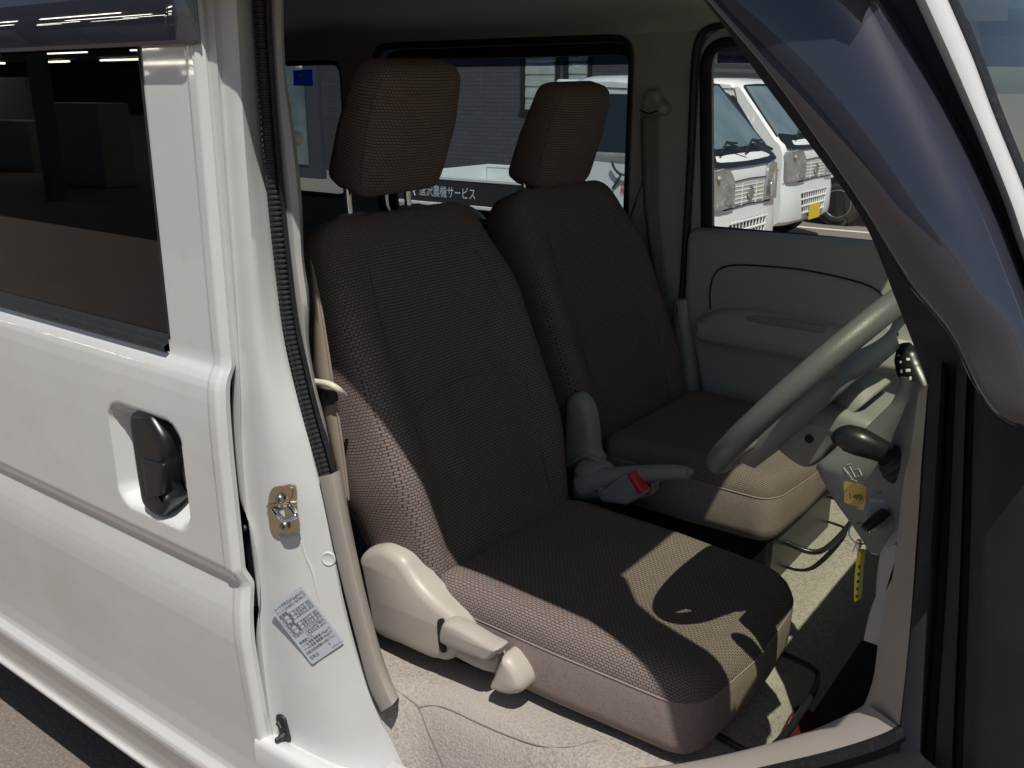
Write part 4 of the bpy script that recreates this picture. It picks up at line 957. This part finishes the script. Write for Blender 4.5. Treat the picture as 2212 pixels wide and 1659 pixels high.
# note "149" on masking tape
def kph(u, v, l=.0008): return hit(KP, u, v, l)[0]
tpx = [kph(a, b) for a, b in ((1826, 1038), (1874, 1050), (1869, 1100), (1824, 1085))]
NOTE = mk('tape_note', tpx, [(0, 1, 2, 3)], M['tape'], KP, smooth=False, mod=[('solid', .0004, 1)])
for tri in (((1824, 1040), (1843, 1040), (1824, 1062)), ((1853, 1098), (1872, 1080), (1869, 1102))):
    mk('tape_corner', [kph(a, b, .0016) for a, b in tri], [(0, 1, 2)], M['tape2'], NOTE, smooth=False)
o_, ax_, ay_ = kph(1834, 1075, .0018), kph(1862, 1081, .0018) - kph(1834, 1075, .0018), kph(1836, 1055, .0018) - kph(1834, 1075, .0018)
an_ = ax_.cross(ay_).normalized(); ay_ = an_.cross(ax_)
text('note_number', '149', o_ + an_ * .0006, ax_, ay_, .0125, mat('marker_ink', (.10, .03, .03), .6), NOTE, width=ax_.length)
# moulded mark on the panel
mk_ = []
for a, b, c_, d in ((1822, 1010, 1832, 1024), (1836, 1008, 1848, 1030), (1828, 1005, 1838, 1002), (1846, 1016, 1856, 1012), (1850, 1030, 1862, 1026), (1838, 1034, 1852, 1040), (1830, 1018, 1842, 1036), (1856, 1014, 1862, 1026)):
    mk_.append(tube('t', [kph(a, b, .0002), kph(c_, d, .0002)], .0007, M['trim'], KP, n=6))
joinmesh('moulded_mark', mk_, KP)
# ignition barrel
ci, ni = hit(KP, 1915, 1108)
ni = (CAM + Vector((-.15, 0, .1)) - ci).normalized()
IG = lathe('ignition_lock', ci - ni * .01, ni, [(0, .027), (.014, .026), (.018, .023), (.019, .018), (.016, .012)], M['greyplast'], KP, n=32)
text('lock_lettering', 'LOCK', ci + ni * .0095 + Vector((-.020, 0, .009)), (CAM - ci).cross(Vector((0, 0, 1))) * -1, Vector((0, 0, 1)), .006, M['inkwhite'], IG, lift=.0)
# ---- key, ring and tag (hang from the lock)
KEY = empty('key_ring', ci, None)
tag(KEY, 'black car key with steel ring and yellow tag in the ignition', 'key')
k0 = ci + ni * .012; k1 = P(1868, 1142, y=k0.y - .030)
tube('key_head', [k0, k0.lerp(k1, .35), k0.lerp(k1, .8), k1], [.0075, .0085, .0080, .006], M['black'], KEY, n=14, seg=14, flat=.6)
rc_ = P(1857, 1152, y=k1.y)
e1_, e2_ = _r, (_u * .9 + _f * .35).normalized()
tube('split_ring', [rc_ + e1_ * (.0130 * math.cos(t)) + e2_ * (.0130 * math.sin(t)) for t in [2 * math.pi * i / 40 for i in range(40)]], .0011, M['chrome'], KEY, n=8, closed=True)
tube('clasp', [P(1856, 1166, y=k1.y), P(1855, 1178, y=k1.y), P(1852, 1190, y=k1.y)], [.003, .0036, .002], M['chrome'], KEY, n=8)
tube('clasp_pin', [P(1850, 1172, y=k1.y), P(1842, 1192, y=k1.y)], .0008, M['chrome'], KEY, n=6)
tg = [(1852, 1190), (1860, 1194), (1860, 1206), (1857, 1240), (1853, 1290), (1850, 1300), (1844, 1297), (1845, 1250), (1849, 1210)]
tt = resample([P(a, b, y=k1.y) for a, b in tg], 40, closed=True)
TG = plate('key_tag', tt, [], (.002, .010, 0), M['yellow'], KEY, bevel=.001)
tc_ = []
for i in range(9):
    v0 = 1222 + i * 8
    tc_.append(tube('t', [P(1856.5 - .09 * (v0 - 1222), v0, y=k1.y - .001), P(1855.5 - .09 * (v0 - 1222), v0 + 4.5, y=k1.y - .001)], .0013, M['inkwhite'] if i % 2 else M['ink'], TG, n=5))
joinmesh('tag_print', tc_, TG)
# footwell: side trim bulge right of key
flat_py('footwell_cover', [(1898, 1200), (1915, 1170), (1945, 1150), (1960, 1180), (1950, 1260), (1925, 1330), (1905, 1400), (1890, 1300)], .20, 0, [(-.03, 0), (.004, .002), (.012, .01), (.014, .02)], M['trim'], VAN, n=40, rings=4)
# ================================================================== OUTSIDE
M['twhite'] = mat('truck_white', (.84, .86, .85), .3, coat=.5, noise=[(3, (.80, .82, .82), .4, .7)])
M['tglass'] = mat('truck_glass', (.12, .17, .185), .04, spec=.9, coat=1.0, noise=[(2.2, (.20, .26, .27), .4, .7)])  # pale blue-grey base paints in the sky reflected by the glass
M['tdarkglass'] = mat('truck_side_glass', (.02, .03, .033), .04, spec=.8)
M['lamp'] = mat('lamp_reflector', (.50, .52, .52), .12, metal=.55, coat=1.0, noise=[(9, (.36, .37, .36), .4, .65), (16, (.78, .80, .80), .60, .68)])
M['lens'] = glassmat('lamp_lens', (.88, .90, .88), (1, 1, 1), 1.5, .02)
M['amber'] = mat('amber_bulb', (.45, .36, .26), .3)
M['tyre'] = mat('tyre_rubber', (.03, .03, .03), .8, bump=[(60, .5, .004)])
M['rimgrey'] = mat('rim_paint', (.45, .46, .45), .4, metal=.3)
M['plate'] = mat('yellow_plate', (.80, .58, .02), .5)
M['gateblack'] = mat('black_gate', (.02, .022, .028), .4)
M['galv'] = mat('pale_steel', (.55, .56, .50), .5)
CPROF = [(-.06, .26), (-.01, .30), (.0, .36), (.0, .58), (-.012, .64), (-.014, .92), (-.030, 1.02), (-.060, 1.09), (-.115, 1.13), (-.20, 1.225), (-.33, 1.37), (-.46, 1.515), (-.59, 1.66), (-.66, 1.705), (-.78, 1.735), (-1.0, 1.752), (-1.28, 1.750), (-1.40, 1.725), (-1.445, 1.65), (-1.455, 1.3), (-1.46, .9), (-1.46, .50)]
def cabpt(k, x, z, o=(0, 0, 0)):
    hwid = .7375 - .10 * sstep(1.0, 1.75, z)
    ak = abs(k) ** 7
    xx = x - .085 * ak * (1 - sstep(-1.2, -.5, -x if False else x) if False else 1) * (1 if x > -.7 else 0)
    zz = z - (.055 * ak if z > 1.68 else 0)
    return Vector((xx + o[0], .7375 + k * hwid + o[1], zz + o[2]))
def make_truck(fx, y0, gate):
    O = Vector((fx, y0, GZ))
    T = empty('pickup_truck', O + Vector((-1.7, .7375, 0)), None)
    cp = lambda k, x, z, dx=0, dy=0, dz=0: cabpt(k, x, z) + O + Vector((dx, dy, dz))
    ks = [-1, -.985, -.95, -.9, -.8, -.65, -.4, 0, .4, .65, .8, .9, .95, .985, 1]
    rows = [[cp(k, x, z) for x, z in CPROF] for k in ks]
    Vc, Fc = grid(rows); n = len(CPROF)
    Fc.append(tuple(range(n))); Fc.append(tuple((len(ks) - 1) * n + j for j in range(n))[::-1])
    CAB = mk('cab', Vc, Fc, M['twhite'], T, angle=35)
    # windscreen and black cowl
    kk = [-.93, -.90, -.8, -.5, 0, .5, .8, .90, .93]
    up = Vector((.010, 0, .010))
    WSH = mk('truck_windscreen', *grid([[cp(k, x - (.0 if abs(k) < .92 else .012), z) + up for x, z in ((-.150, 1.168), (-.20, 1.225), (-.33, 1.37), (-.46, 1.515), (-.585, 1.655))] for k in kk]), M['tglass'], CAB, angle=180)
    cw = mk('cowl', *grid([[cp(k, x, z - .035 * (1 - abs(k) ** 3)) + up * 1.1 for x, z in ((-.030, 1.055), (-.055, 1.088), (-.115, 1.138), (-.155, 1.20))] for k in kk]), M['black'], CAB, angle=180)
    tube('screen_seal', [cp(k, x, z) + up * .8 for k, x, z in [(-.94, -.15, 1.168), (-.94, -.33, 1.37), (-.94, -.585, 1.665), (-.6, -.6, 1.672), (0, -.6, 1.672), (.6, -.6, 1.672), (.94, -.585, 1.665), (.94, -.33, 1.37), (.94, -.15, 1.168)]], .011, M['rubber'], CAB, n=6)
    for a, b in ((-.62, -.05), (.05, .70)):
        tube('wiper', [cp(a, -.10, 1.125) + up * 2.4, cp((a + b) / 2, -.165, 1.195) + up * 3, cp(b, -.16, 1.185) + up * 2.6], .009, M['rubber'], CAB, n=6)
        tube('wiper_arm', [cp((a + b) / 2, -.165, 1.195) + up * 3.3, cp(b + .06, -.085, 1.10) + up * 3.5], .011, M['rubber'], CAB, n=6)
    # interior mirror and pale visor/seat shapes behind glass are left to the reflections; outside: side windows
    for sg in (-1, 1):
        def sp_(x, z): return cp(sg, x, z, dy=sg * .004)
        w_ = [sp_(x, z) for x, z in ((-.50, 1.14), (-.72, 1.55), (-.80, 1.60), (-1.26, 1.605), (-1.30, 1.57), (-1.31, 1.14))]
        plate('side_window', w_, [], (0, sg * .004, 0), M['tdarkglass'], CAB)
        q_ = [sp_(x, z) for x, z in ((-.27, 1.14), (-.40, 1.14), (-.66, 1.58), (-.63, 1.57))]
        plate('corner_window', q_, [], (0, sg * .004, 0), M['tdarkglass'], CAB)
        tube('door_gap', [sp_(x, z) for x, z in ((-.30, .55), (-.29, 1.05), (-.44, 1.14), (-.72, 1.64), (-1.34, 1.66), (-1.36, 1.1), (-1.36, .55))], .004, M['blackgap'], CAB, n=5)
        plate('door_handle', [sp_(x, z) + Vector((0, sg * .003, 0)) for x, z in ((-1.16, .99), (-1.31, .99), (-1.32, .96), (-1.31, .93), (-1.16, .93), (-1.15, .96))], [], (0, sg * .014, 0), M['black'], CAB, bevel=.006)
        # headlamp on the corner
        hb = [(k, z) for k, z in ((.42, .715), (.97, .70), (.985, .98), (.96, 1.02), (.70, 1.045), (.54, 1.03), (.47, .98), (.435, .88))]
        c2 = resample([Vector((k, z, 0)) for k, z in hb], 28, closed=True, smooth=False)
        def fx_(z): return -.012 if z < .93 else -.012 - (z - .93) * .2
        V_ = [cp(sg * q.x, fx_(q.y), q.y, dx=.002) for q in c2] + [cp(sg * (.70 + (q.x - .70) * .95), fx_(q.y), .87 + (q.y - .87) * .93, dx=.022) for q in c2]
        F_ = [(i, (i + 1) % 28, 28 + (i + 1) % 28, 28 + i) for i in range(28)] + [tuple(range(28, 56))]
        HL = mk('headlamp', V_, F_, [M['lamp']], CAB, angle=35)
        def hq_(k, z, d): return cp(sg * k, fx_(z), z, dx=d)
        lathe('reflector', hq_(.60, .82, .023), (1, sg * .2, 0), [(0, .075), (.004, .074), (.002, .05), (-.002, .02)], M['lamp'], HL, n=20)
        lathe('bulb', hq_(.80, .965, .022), (1, sg * .3, .2), [(0, .022), (.006, .018), (.010, .01)], M['amber'], HL, n=14)
    # front panel line, grille frames with slats, emblem
    tube('panel_gap', [cp(k, -.010, z, dx=.003) for k, z in ((-.98, .70), (-.6, .705), (0, .72), (.6, .705), (.98, .70))], .004, M['blackgap'], CAB, n=5)
    tube('panel_gap', [cp(k, -.012, z, dx=.003) for k, z in ((-.66, .915), (-.3, .925), (0, .93), (.3, .925), (.66, .915))], .004, M['blackgap'], CAB, n=5)
    for (ka, kb) in ((-.39, -.22), (-.17, .17), (.22, .39)):
        for i in range(5):
            z = .745 + i * .033
            a, b = cp(ka, -.012, z, dx=.003), cp(kb, -.012, z, dx=.003)
            G_ = tube('grille_slat', [a, b], .0065, M['twhite'], CAB, n=6)
        sh = [cp(ka, -.012, .73, dx=.0035), cp(kb, -.012, .73, dx=.0035), cp(kb, -.012, .905, dx=.0035), cp(ka, -.012, .905, dx=.0035)]
        plate('grille_panel', sh, [], (.002, 0, 0), M['galv'], CAB)
    EM = lathe('emblem', cp(0, -.012, .815, dx=.012), (1, 0, 0), [(0, .052), (.010, .052), (.014, .046), (.014, .040), (.006, .038)], M['chrome'], CAB, n=28)
    box('emblem_bar', cp(0, -.012, .800, dx=.014, dy=-.062), cp(0, -.012, .830, dx=.022, dy=.062), M['chrome'], EM)
    # bumper air intake with grid
    LGR = plate('air_intake', [cp(k, 0, z, dx=.003) for k, z in ((-.42, .36), (.42, .36), (.52, .60), (-.52, .60))], [], (.004, 0, 0), M['blackgap'], CAB)
    for i in range(4):
        z = .37 + i * .073
        tube('grid_bar', [cp(-.43 - .03 * i, 0, z, dx=.010), cp(0, 0, z, dx=.012), cp(.43 + .03 * i, 0, z, dx=.010)], .011, M['twhite'], LGR, n=6)
    for i in range(11):
        k = -.45 + .09 * i
        tube('grid_bar', [cp(k * .88, 0, .36, dx=.010), cp(k * 1.06, 0, .60, dx=.010)], .009, M['twhite'], LGR, n=6)
    NP = plate('number_plate', [cp(0, 0, z, dx=.022, dy=d) for d, z in ((-.165, .28), (.165, .28), (.165, .445), (-.165, .445))], [], (.003, 0, 0), M['plate'], CAB)
    # wheels
    for x in (-.62, -2.52):
        for sg in (-1, 1):
            cy = y0 + .7375 + sg * .675
            W = lathe('wheel', (fx + x, cy, GZ + .27), (0, sg, 0), [(-.07, .17), (-.07, .24), (-.055, .262), (-.03, .27), (.03, .27), (.055, .262), (.072, .24), (.074, .195), (.066, .172)], M['tyre'], T, n=36)
            RM = lathe('rim', (fx + x, cy, GZ + .27), (0, sg, 0), [(.03, .174), (.066, .174), (.069, .166), (.058, .155), (.030, .140), (.035, .10), (.048, .075), (.050, .045), (.062, .040), (.066, .02)], M['rimgrey'], W, n=36)
            for i in range(8):
                t = i * math.pi / 4
                lathe('rim_hole', (fx + x + .122 * math.cos(t), cy + sg * .032, GZ + .27 + .122 * math.sin(t)), (0, sg, 0), [(0, .013), (.004, .013)], M['blackgap'], RM, n=10)
            # dark arch
            lathe('wheel_arch', (fx + x, y0 + .7375 + sg * .50, GZ + .30), (0, sg, 0), [(0, .31), (.2425, .305)], M['blackgap'], T, n=30)
    # underbody, bed floor, gates
    box('chassis', (fx - 3.3, y0 + .25, GZ + .28), (fx - .2, y0 + 1.22, GZ + .56), M['blackgap'], T)
    box('bed_floor', (fx - 3.38, y0 + .03, GZ + .58), (fx - 1.50, y0 + 1.445, GZ + .66), M['galv'], T)
    zb, zt = GZ + .600, GZ + .815
    for yy_, m_ in ((y0 + .010, gate), (y0 + 1.435, M['twhite'])):
        Gt = box('side_gate', (fx - 3.38, yy_, zb), (fx - 1.52, yy_ + .03, zt), m_, T, bevel=.006)
        box('gate_rail', (fx - 3.385, yy_ - .006, zt + .001), (fx - 1.515, yy_ + .036, zt + .034), M['twhite'], Gt, bevel=.006)
        box('gate_sill', (fx - 3.385, yy_ - .004, zb - .036), (fx - 1.515, yy_ + .034, zb - .002), M['twhite'], Gt, bevel=.006)
        for i in range(4):
            xx = fx - 1.75 - i * .47
            box('gate_rib', (xx, yy_ - .004 if m_ is not gate else yy_ + .031, zb + .01), (xx + .025, yy_ + .034 if m_ is not gate else yy_ + .042, zt - .01), M['twhite'], Gt)
    box('tail_gate', (fx - 3.41, y0 + .03, zb), (fx - 3.385, y0 + 1.445, zt + .03), M['twhite'], T, bevel=.006)
    for yy_ in (y0 + .06, y0 + .52, y0 + .95, y0 + 1.415): tube('guard_post', [(fx - 1.52, yy_, zb), (fx - 1.50, yy_, GZ + 1.70)], .018, M['twhite'], T, n=8)
    tube('guard_bar', [(fx - 1.50, y0 + .06, GZ + 1.70), (fx - 1.50, y0 + 1.415, GZ + 1.70)], .02, M['twhite'], T, n=8)
    return T
TA = make_truck(-3.22, 6.06, M['gateblack'])
tag(TA, 'white small pickup truck with black lettered side gate', 'truck', 'parked pickup trucks')
# lettering and drawn line art on truck A (parts of that truck)
gt = [c for c in TA.children if c.name.startswith('side_gate')][0]
g0 = P(890, 424, y=6.055); gz = (GZ + .60 + GZ + .815) / 2
a, b = P(904, 424, y=6.055).x, P(1024, 424, y=6.055).x
pcs = [text('t', '唐沢農機サービス', (a, 6.068, gz - .047), (1, 0, 0), (0, 0, 1), .118, M['inkwhite'], gt, lift=.0, width=b - a)]
for i, (x0_, z0_, x1_, z1_) in enumerate(((-.045, .02, .0, -.03), (-.03, .03, .015, -.02), (-.01, .035, .03, -.005), (-.045, .02, -.03, .03), (.0, -.03, .015, -.06), (.03, -.005, .035, .03))):
    pcs.append(tube('t', [(a - .07 + x0_, 6.066, gz + z0_), (a - .07 + x1_, 6.066, gz + z1_)], .006, M['inkwhite'], gt, n=5))
joinmesh('gate_lettering', pcs, gt)
cabA = [c for c in TA.children if c.name.startswith('cab')][0]
art = [tube('t', [P(u, v, y=6.05) for u, v in ((1322, 349), (1325, 360), (1332, 370), (1340, 380), (1332, 392), (1323, 408))], .010, M['ink'], cabA, n=6, seg=26),
       tube('t', [P(u, v, y=6.05) for u, v in ((1322, 349), (1328, 364), (1338, 374), (1348, 378), (1356, 374), (1368, 370), (1390, 368), (1420, 372), (1450, 362))], .010, M['ink'], cabA, n=6, seg=26)]
joinmesh('line_art', art, cabA)
text('door_lettering', '農機', (P(1338, 412, y=6.05).x, 6.055, P(1338, 416, y=6.05).z), (1, 0, 0), (0, 0, 1), .10, mat('red_print', (.6, .04, .05), .5), cabA)
def copy_tree(src, dst_parent, shift, mats=None):
    q = src.copy(); COL.objects.link(q); q.parent = dst_parent; q.matrix_parent_inverse = src.matrix_parent_inverse.copy()
    if dst_parent is None: q.location = src.location + shift
    for ch in [c for c in bpy.data.objects if c.parent == src]:
        if ch.name.split('.')[0] in ('gate_lettering', 'line_art', 'door_lettering'): continue
        copy_tree(ch, q, shift)
    return q
TB = copy_tree(TA, None, Vector((-.42, 2.72, 0)))
TB['label'] = 'white small pickup truck parked between two others, plain gate'
TC = copy_tree(TA, None, Vector((-.05, 5.05, 0)))
TC['label'] = 'white small pickup truck at the far end, only its wheel and fender showing'
for t in (TB, TC):
    for gch in [c for c in bpy.data.objects if c.parent == t and c.name.startswith('side_gate')]:
        gch.data = gch.data.copy(); gch.data.materials[0] = M['twhite']

# ---- dark tiled building behind the trucks
M['tile'] = bpy.data.materials.new('dark_tile'); M['tile'].use_nodes = True
t_ = M['tile'].node_tree; b_ = t_.nodes['Principled BSDF']; tc = t_.nodes.new('ShaderNodeTexCoord')
sp = t_.nodes.new('ShaderNodeSeparateXYZ'); cb = t_.nodes.new('ShaderNodeCombineXYZ'); t_.links.new(tc.outputs['Object'], sp.inputs[0]); t_.links.new(sp.outputs[0], cb.inputs[0]); t_.links.new(sp.outputs[2], cb.inputs[1])
br = t_.nodes.new('ShaderNodeTexBrick'); br.inputs['Scale'].default_value = 1; br.inputs['Brick Width'].default_value = .26; br.inputs['Row Height'].default_value = .072; br.inputs['Mortar Size'].default_value = .004
br.inputs['Color1'].default_value = (.10, .105, .118, 1); br.inputs['Color2'].default_value = (.085, .09, .102, 1); br.inputs['Mortar'].default_value = (.045, .047, .052, 1)
t_.links.new(cb.outputs[0], br.inputs['Vector']); t_.links.new(br.outputs['Color'], b_.inputs['Base Color']); b_.inputs['Roughness'].default_value = .7
bp_ = t_.nodes.new('ShaderNodeBump'); bp_.invert = True; bp_.inputs['Strength'].default_value = .6; bp_.inputs['Distance'].default_value = .01; t_.links.new(br.outputs['Fac'], bp_.inputs['Height']); t_.links.new(bp_.outputs[0], b_.inputs['Normal'])
BY = 12.9
BLD = empty('building', (-14, BY + 3, GZ)); tag(BLD, 'dark grey tiled building with curtained windows behind the trucks', 'building')
wz = [P(1130, 236, y=BY).z, P(1130, 110, y=BY).z + .4]
wins = [(P(1126, 190, y=BY).x, P(1208, 190, y=BY).x), (P(1208, 190, y=BY).x + .10, P(1278, 190, y=BY).x)]
holes = [[(a, BY, wz[0]), (b, BY, wz[0]), (b, BY, wz[1]), (a, BY, wz[1])] for a, b in wins]
plate('wall', [(-26, BY, GZ), (-7.4, BY, GZ), (-7.4, BY, 6), (-26, BY, 6)], holes, (0, .3, 0), M['tile'], BLD)
plate('side_wall', [(-7.41, BY + .3, GZ), (-7.41, BY + 6, GZ), (-7.41, BY + 6, 6), (-7.41, BY + .3, 6)], [], (-.2, 0, 0), M['tile'], BLD)
M['curtain'] = mat('pale_curtain', (.72, .78, .73), .8, noise=[(3, (.60, .66, .62), .4, .65)])
for a, b in wins:
    W = box('window_frame', (a - .02, BY - .03, wz[0] - .07), (b + .02, BY + .02, wz[0] - .003), M['black'], BLD)
    box('mullion', (a - .004, BY - .02, wz[0]), (a + .07, BY + .04, wz[1]), M['black'], W)
    box('mullion', (b - .07, BY - .02, wz[0]), (b + .004, BY + .04, wz[1]), M['black'], W)
    for i in range(14):
        z = wz[0] + i * (wz[1] - wz[0]) / 14
        box('blind_slat', (a + .05, BY + .016 + .01 * (i % 2), z), (b - .05, BY + .045, z + (wz[1] - wz[0]) / 14.5), M['curtain'], W)
    mk('pane', [(a, BY + .008, wz[0]), (b, BY + .008, wz[0]), (b, BY + .008, wz[1]), (a, BY + .008, wz[1])], [(0, 1, 2, 3)], M['frontglass'], W, smooth=False)
# dark shopfront corner seen through the quarter window
sfx0, sfx1 = P(600, 260, y=11.5).x, P(690, 260, y=11.5).x
SF = empty('entrance_porch', (sfx0, 11.6, GZ)); tag(SF, 'dark framed glazed porch seen through the rear quarter window', 'porch')
box('porch_frame', (sfx0 - 3, 11.5, GZ), (sfx1, 11.6, 4.5), mat('porch_dark', (.05, .055, .07), .5), SF)
plate('porch_glass', [(sfx0 - 2.0, 11.48, GZ + .25), (sfx1 - .35, 11.48, GZ + .25), (sfx1 - .35, 11.48, 2.0), (sfx0 - 2.0, 11.48, 2.0)], [], (0, .01, 0), M['tglass'], SF)
# ---- cream gabled house and grey shed roof far behind
HX, HY = P(1530, 160, y=24).x, 24.0
HO = empty('house', (HX, HY, GZ)); tag(HO, 'cream house with dark eave beam far behind the trucks', 'house')
M['cream'] = mat('cream_wall', (.52, .48, .33), .9); M['timber'] = mat('dark_timber', (.05, .04, .035), .8)
hz0, hz1 = P(1530, 195, y=24).z, P(1530, 60, y=24).z
xr0, xr1 = P(1630, 190, y=24).x, P(1606, 140, y=24).x
plate('gable_wall', [(HX - 6, HY, GZ), (xr0 - .3, HY, GZ), (xr0 - .3, HY, hz0), (xr1 - .3, HY, P(1606, 140, y=24).z), (xr1 - 2.2, HY, hz1 + 1.2), (HX - 6, HY, hz1)], [], (0, 5, 0), M['cream'], HO)
plate('verge_board', [(xr0, HY - .3, hz0 - .2), (xr0 - .35, HY - .3, hz0 - .2), (xr1 - 2.6, HY - .3, hz1 + 1.4), (xr1 - 2.2, HY - .3, hz1 + 1.6)], [], (0, 5.5, 0), M['timber'], HO)
plate('beam', [P(1500, 150, y=23.9), P(1572, 160, y=23.9), P(1575, 172, y=23.9), P(1500, 162, y=23.9)], [], (0, .15, 0), M['timber'], HO)
SH = empty('shed', P(1690, 170, y=30) * 1.0); SH.location.z = GZ; WM[SH.name] = Matrix.Translation(SH.location); tag(SH, 'long shed with pale grey ribbed metal roof in the distance', 'shed')
M['shedroof'] = mat('pale_metal_roof', (.34, .37, .42), .5, metal=.2)
s1 = [P(1615, 186, y=30), P(1800, 190, y=30), P(1800, 152, y=34), P(1640, 149, y=34)]
mk('shed_roof', s1, [(0, 1, 2, 3)], M['shedroof'], SH, smooth=False, mod=[('solid', .1)])
for i in range(9):
    t = i / 8
    tube('roof_rib', [s1[0].lerp(s1[1], t) + Vector((0, -.02, .03)), s1[3].lerp(s1[2], t) + Vector((0, 0, .03))], .04, M['shedroof'], SH, n=5)
box('shed_wall', (s1[0].x, 30.2, GZ), (s1[1].x, 34, s1[0].z - .06), M['galv'], SH)
# ---- neighbouring dark building above the shed line
FB = empty('far_building', (P(1690, 140, y=44).x, 44, GZ)); tag(FB, 'distant grey building with railings above the shed', 'building')
fbz = P(1700, 60, y=44).z
box('far_wall', (P(1560, 140, y=44).x, 44, GZ), (P(2050, 140, y=44).x, 52, fbz), mat('grey_wall', (.20, .21, .23), .9), FB)
for i in range(8):
    x = P(1640 + i * 18, 140, y=43.9).x
    box('far_window', (x, 43.93, P(1640, 150, y=44).z), (x + .5, 44.02, P(1640, 132, y=44).z), M['tdarkglass'], FB)
# ---- parking lines
for k, (a, b, yq) in enumerate(((-8, 0, 5.55), (-8, .5, 8.15), (-8, 1, 10.65))):
    l = mk('parking_line', [(a, yq, GZ + .004), (b, yq, GZ + .004), (b, yq + .12, GZ + .004), (a, yq + .12, GZ + .004)], [(0, 1, 2, 3)], M['linepaint'], None, smooth=False); tag(l, kind='structure')
# ---- unseen stand-in workshop, added for the van's paint and glass to mirror
WK = empty('workshop', (-6, -9, GZ)); tag(WK, 'stand-in open-fronted dark workshop with ceiling tube lamps, added for the van window reflection', 'workshop')
M['wkdark'] = mat('workshop_dark', (.10, .105, .115), .8); M['tube'] = bpy.data.materials.new('lamp_tube'); M['tube'].use_nodes = True
pb = M['tube'].node_tree.nodes['Principled BSDF']; pb.inputs['Emission Color'].default_value = (1, .93, .75, 1); pb.inputs['Emission Strength'].default_value = 22
box('roof', (-80, -42, 3.2), (-7.0, -6.4, 3.5), M['wkdark'], WK)
box('back_wall', (-80, -42.2, GZ), (-7.0, -42, 3.2), M['wkdark'], WK)
box('side_wall', (-80.2, -42, GZ), (-80, -6.4, 3.5), M['wkdark'], WK)
box('side_wall', (-7.0, -42, GZ), (-6.8, -6.4, 3.5), M['wkdark'], WK)
for x in (-32, -26, -20, -14.5, -9.5, -7.4): box('post', (x, -6.7, GZ), (x + .22, -6.48, 3.2), M['wkdark'], WK)
for j, y in enumerate((-10, -16, -23, -31)):
    for i in range(8): box('lamp', (-70 + i * 8, y, 3.02), (-65.5 + i * 8, y + .12, 3.12), M['tube'], WK)
for i, (x, y, w_, h) in enumerate(((-17, -8.6, 1.6, 1.4), (-22, -9.5, 2.4, 1.0), (-27, -12, 2.6, 1.9), (-35, -14, 3, 2.2), (-19.5, -13, 1.6, 2.1))): box('cabinet', (x, y, GZ), (x + w_, y + .6, GZ + h), M['greyplast'], WK, bevel=.02)  # blocks added only to give the window reflection some shapes
box('bench', (-12.5, -10, GZ), (-9.5, -9.2, .8), M['greyplast'], WK)

CN = []
for i, (x, y) in enumerate(((-21.5, -8.6), (-23.0, -8.8))):
    c_ = lathe('traffic_cone', (x, y, GZ), (0, 0, 1), [(0, .19), (.03, .19), (.031, .13), (.3, .075), (.62, .03), (.63, .01)], mat('cone_orange', (.75, .10, .02), .5), None, n=20)
    tag(c_, ('orange traffic cone nearest the workshop post', 'orange traffic cone further from the workshop post')[i], 'cone', 'traffic cones before the workshop')

# ---- keep the tree to thing > part > sub-part: finer pieces become sub-parts of the same part
bpy.context.view_layer.update()
def depth(o):
    d = 1
    while o.parent is not None: o = o.parent; d += 1
    return d
deep = sorted([o for o in bpy.data.objects if depth(o) > 3], key=depth)
for o in deep:
    anc = o
    while depth(anc) > 2: anc = anc.parent
    wm = o.matrix_world.copy()
    o.parent = anc; o.matrix_parent_inverse = anc.matrix_world.inverted(); o.matrix_basis = wm
bpy.context.view_layer.update()
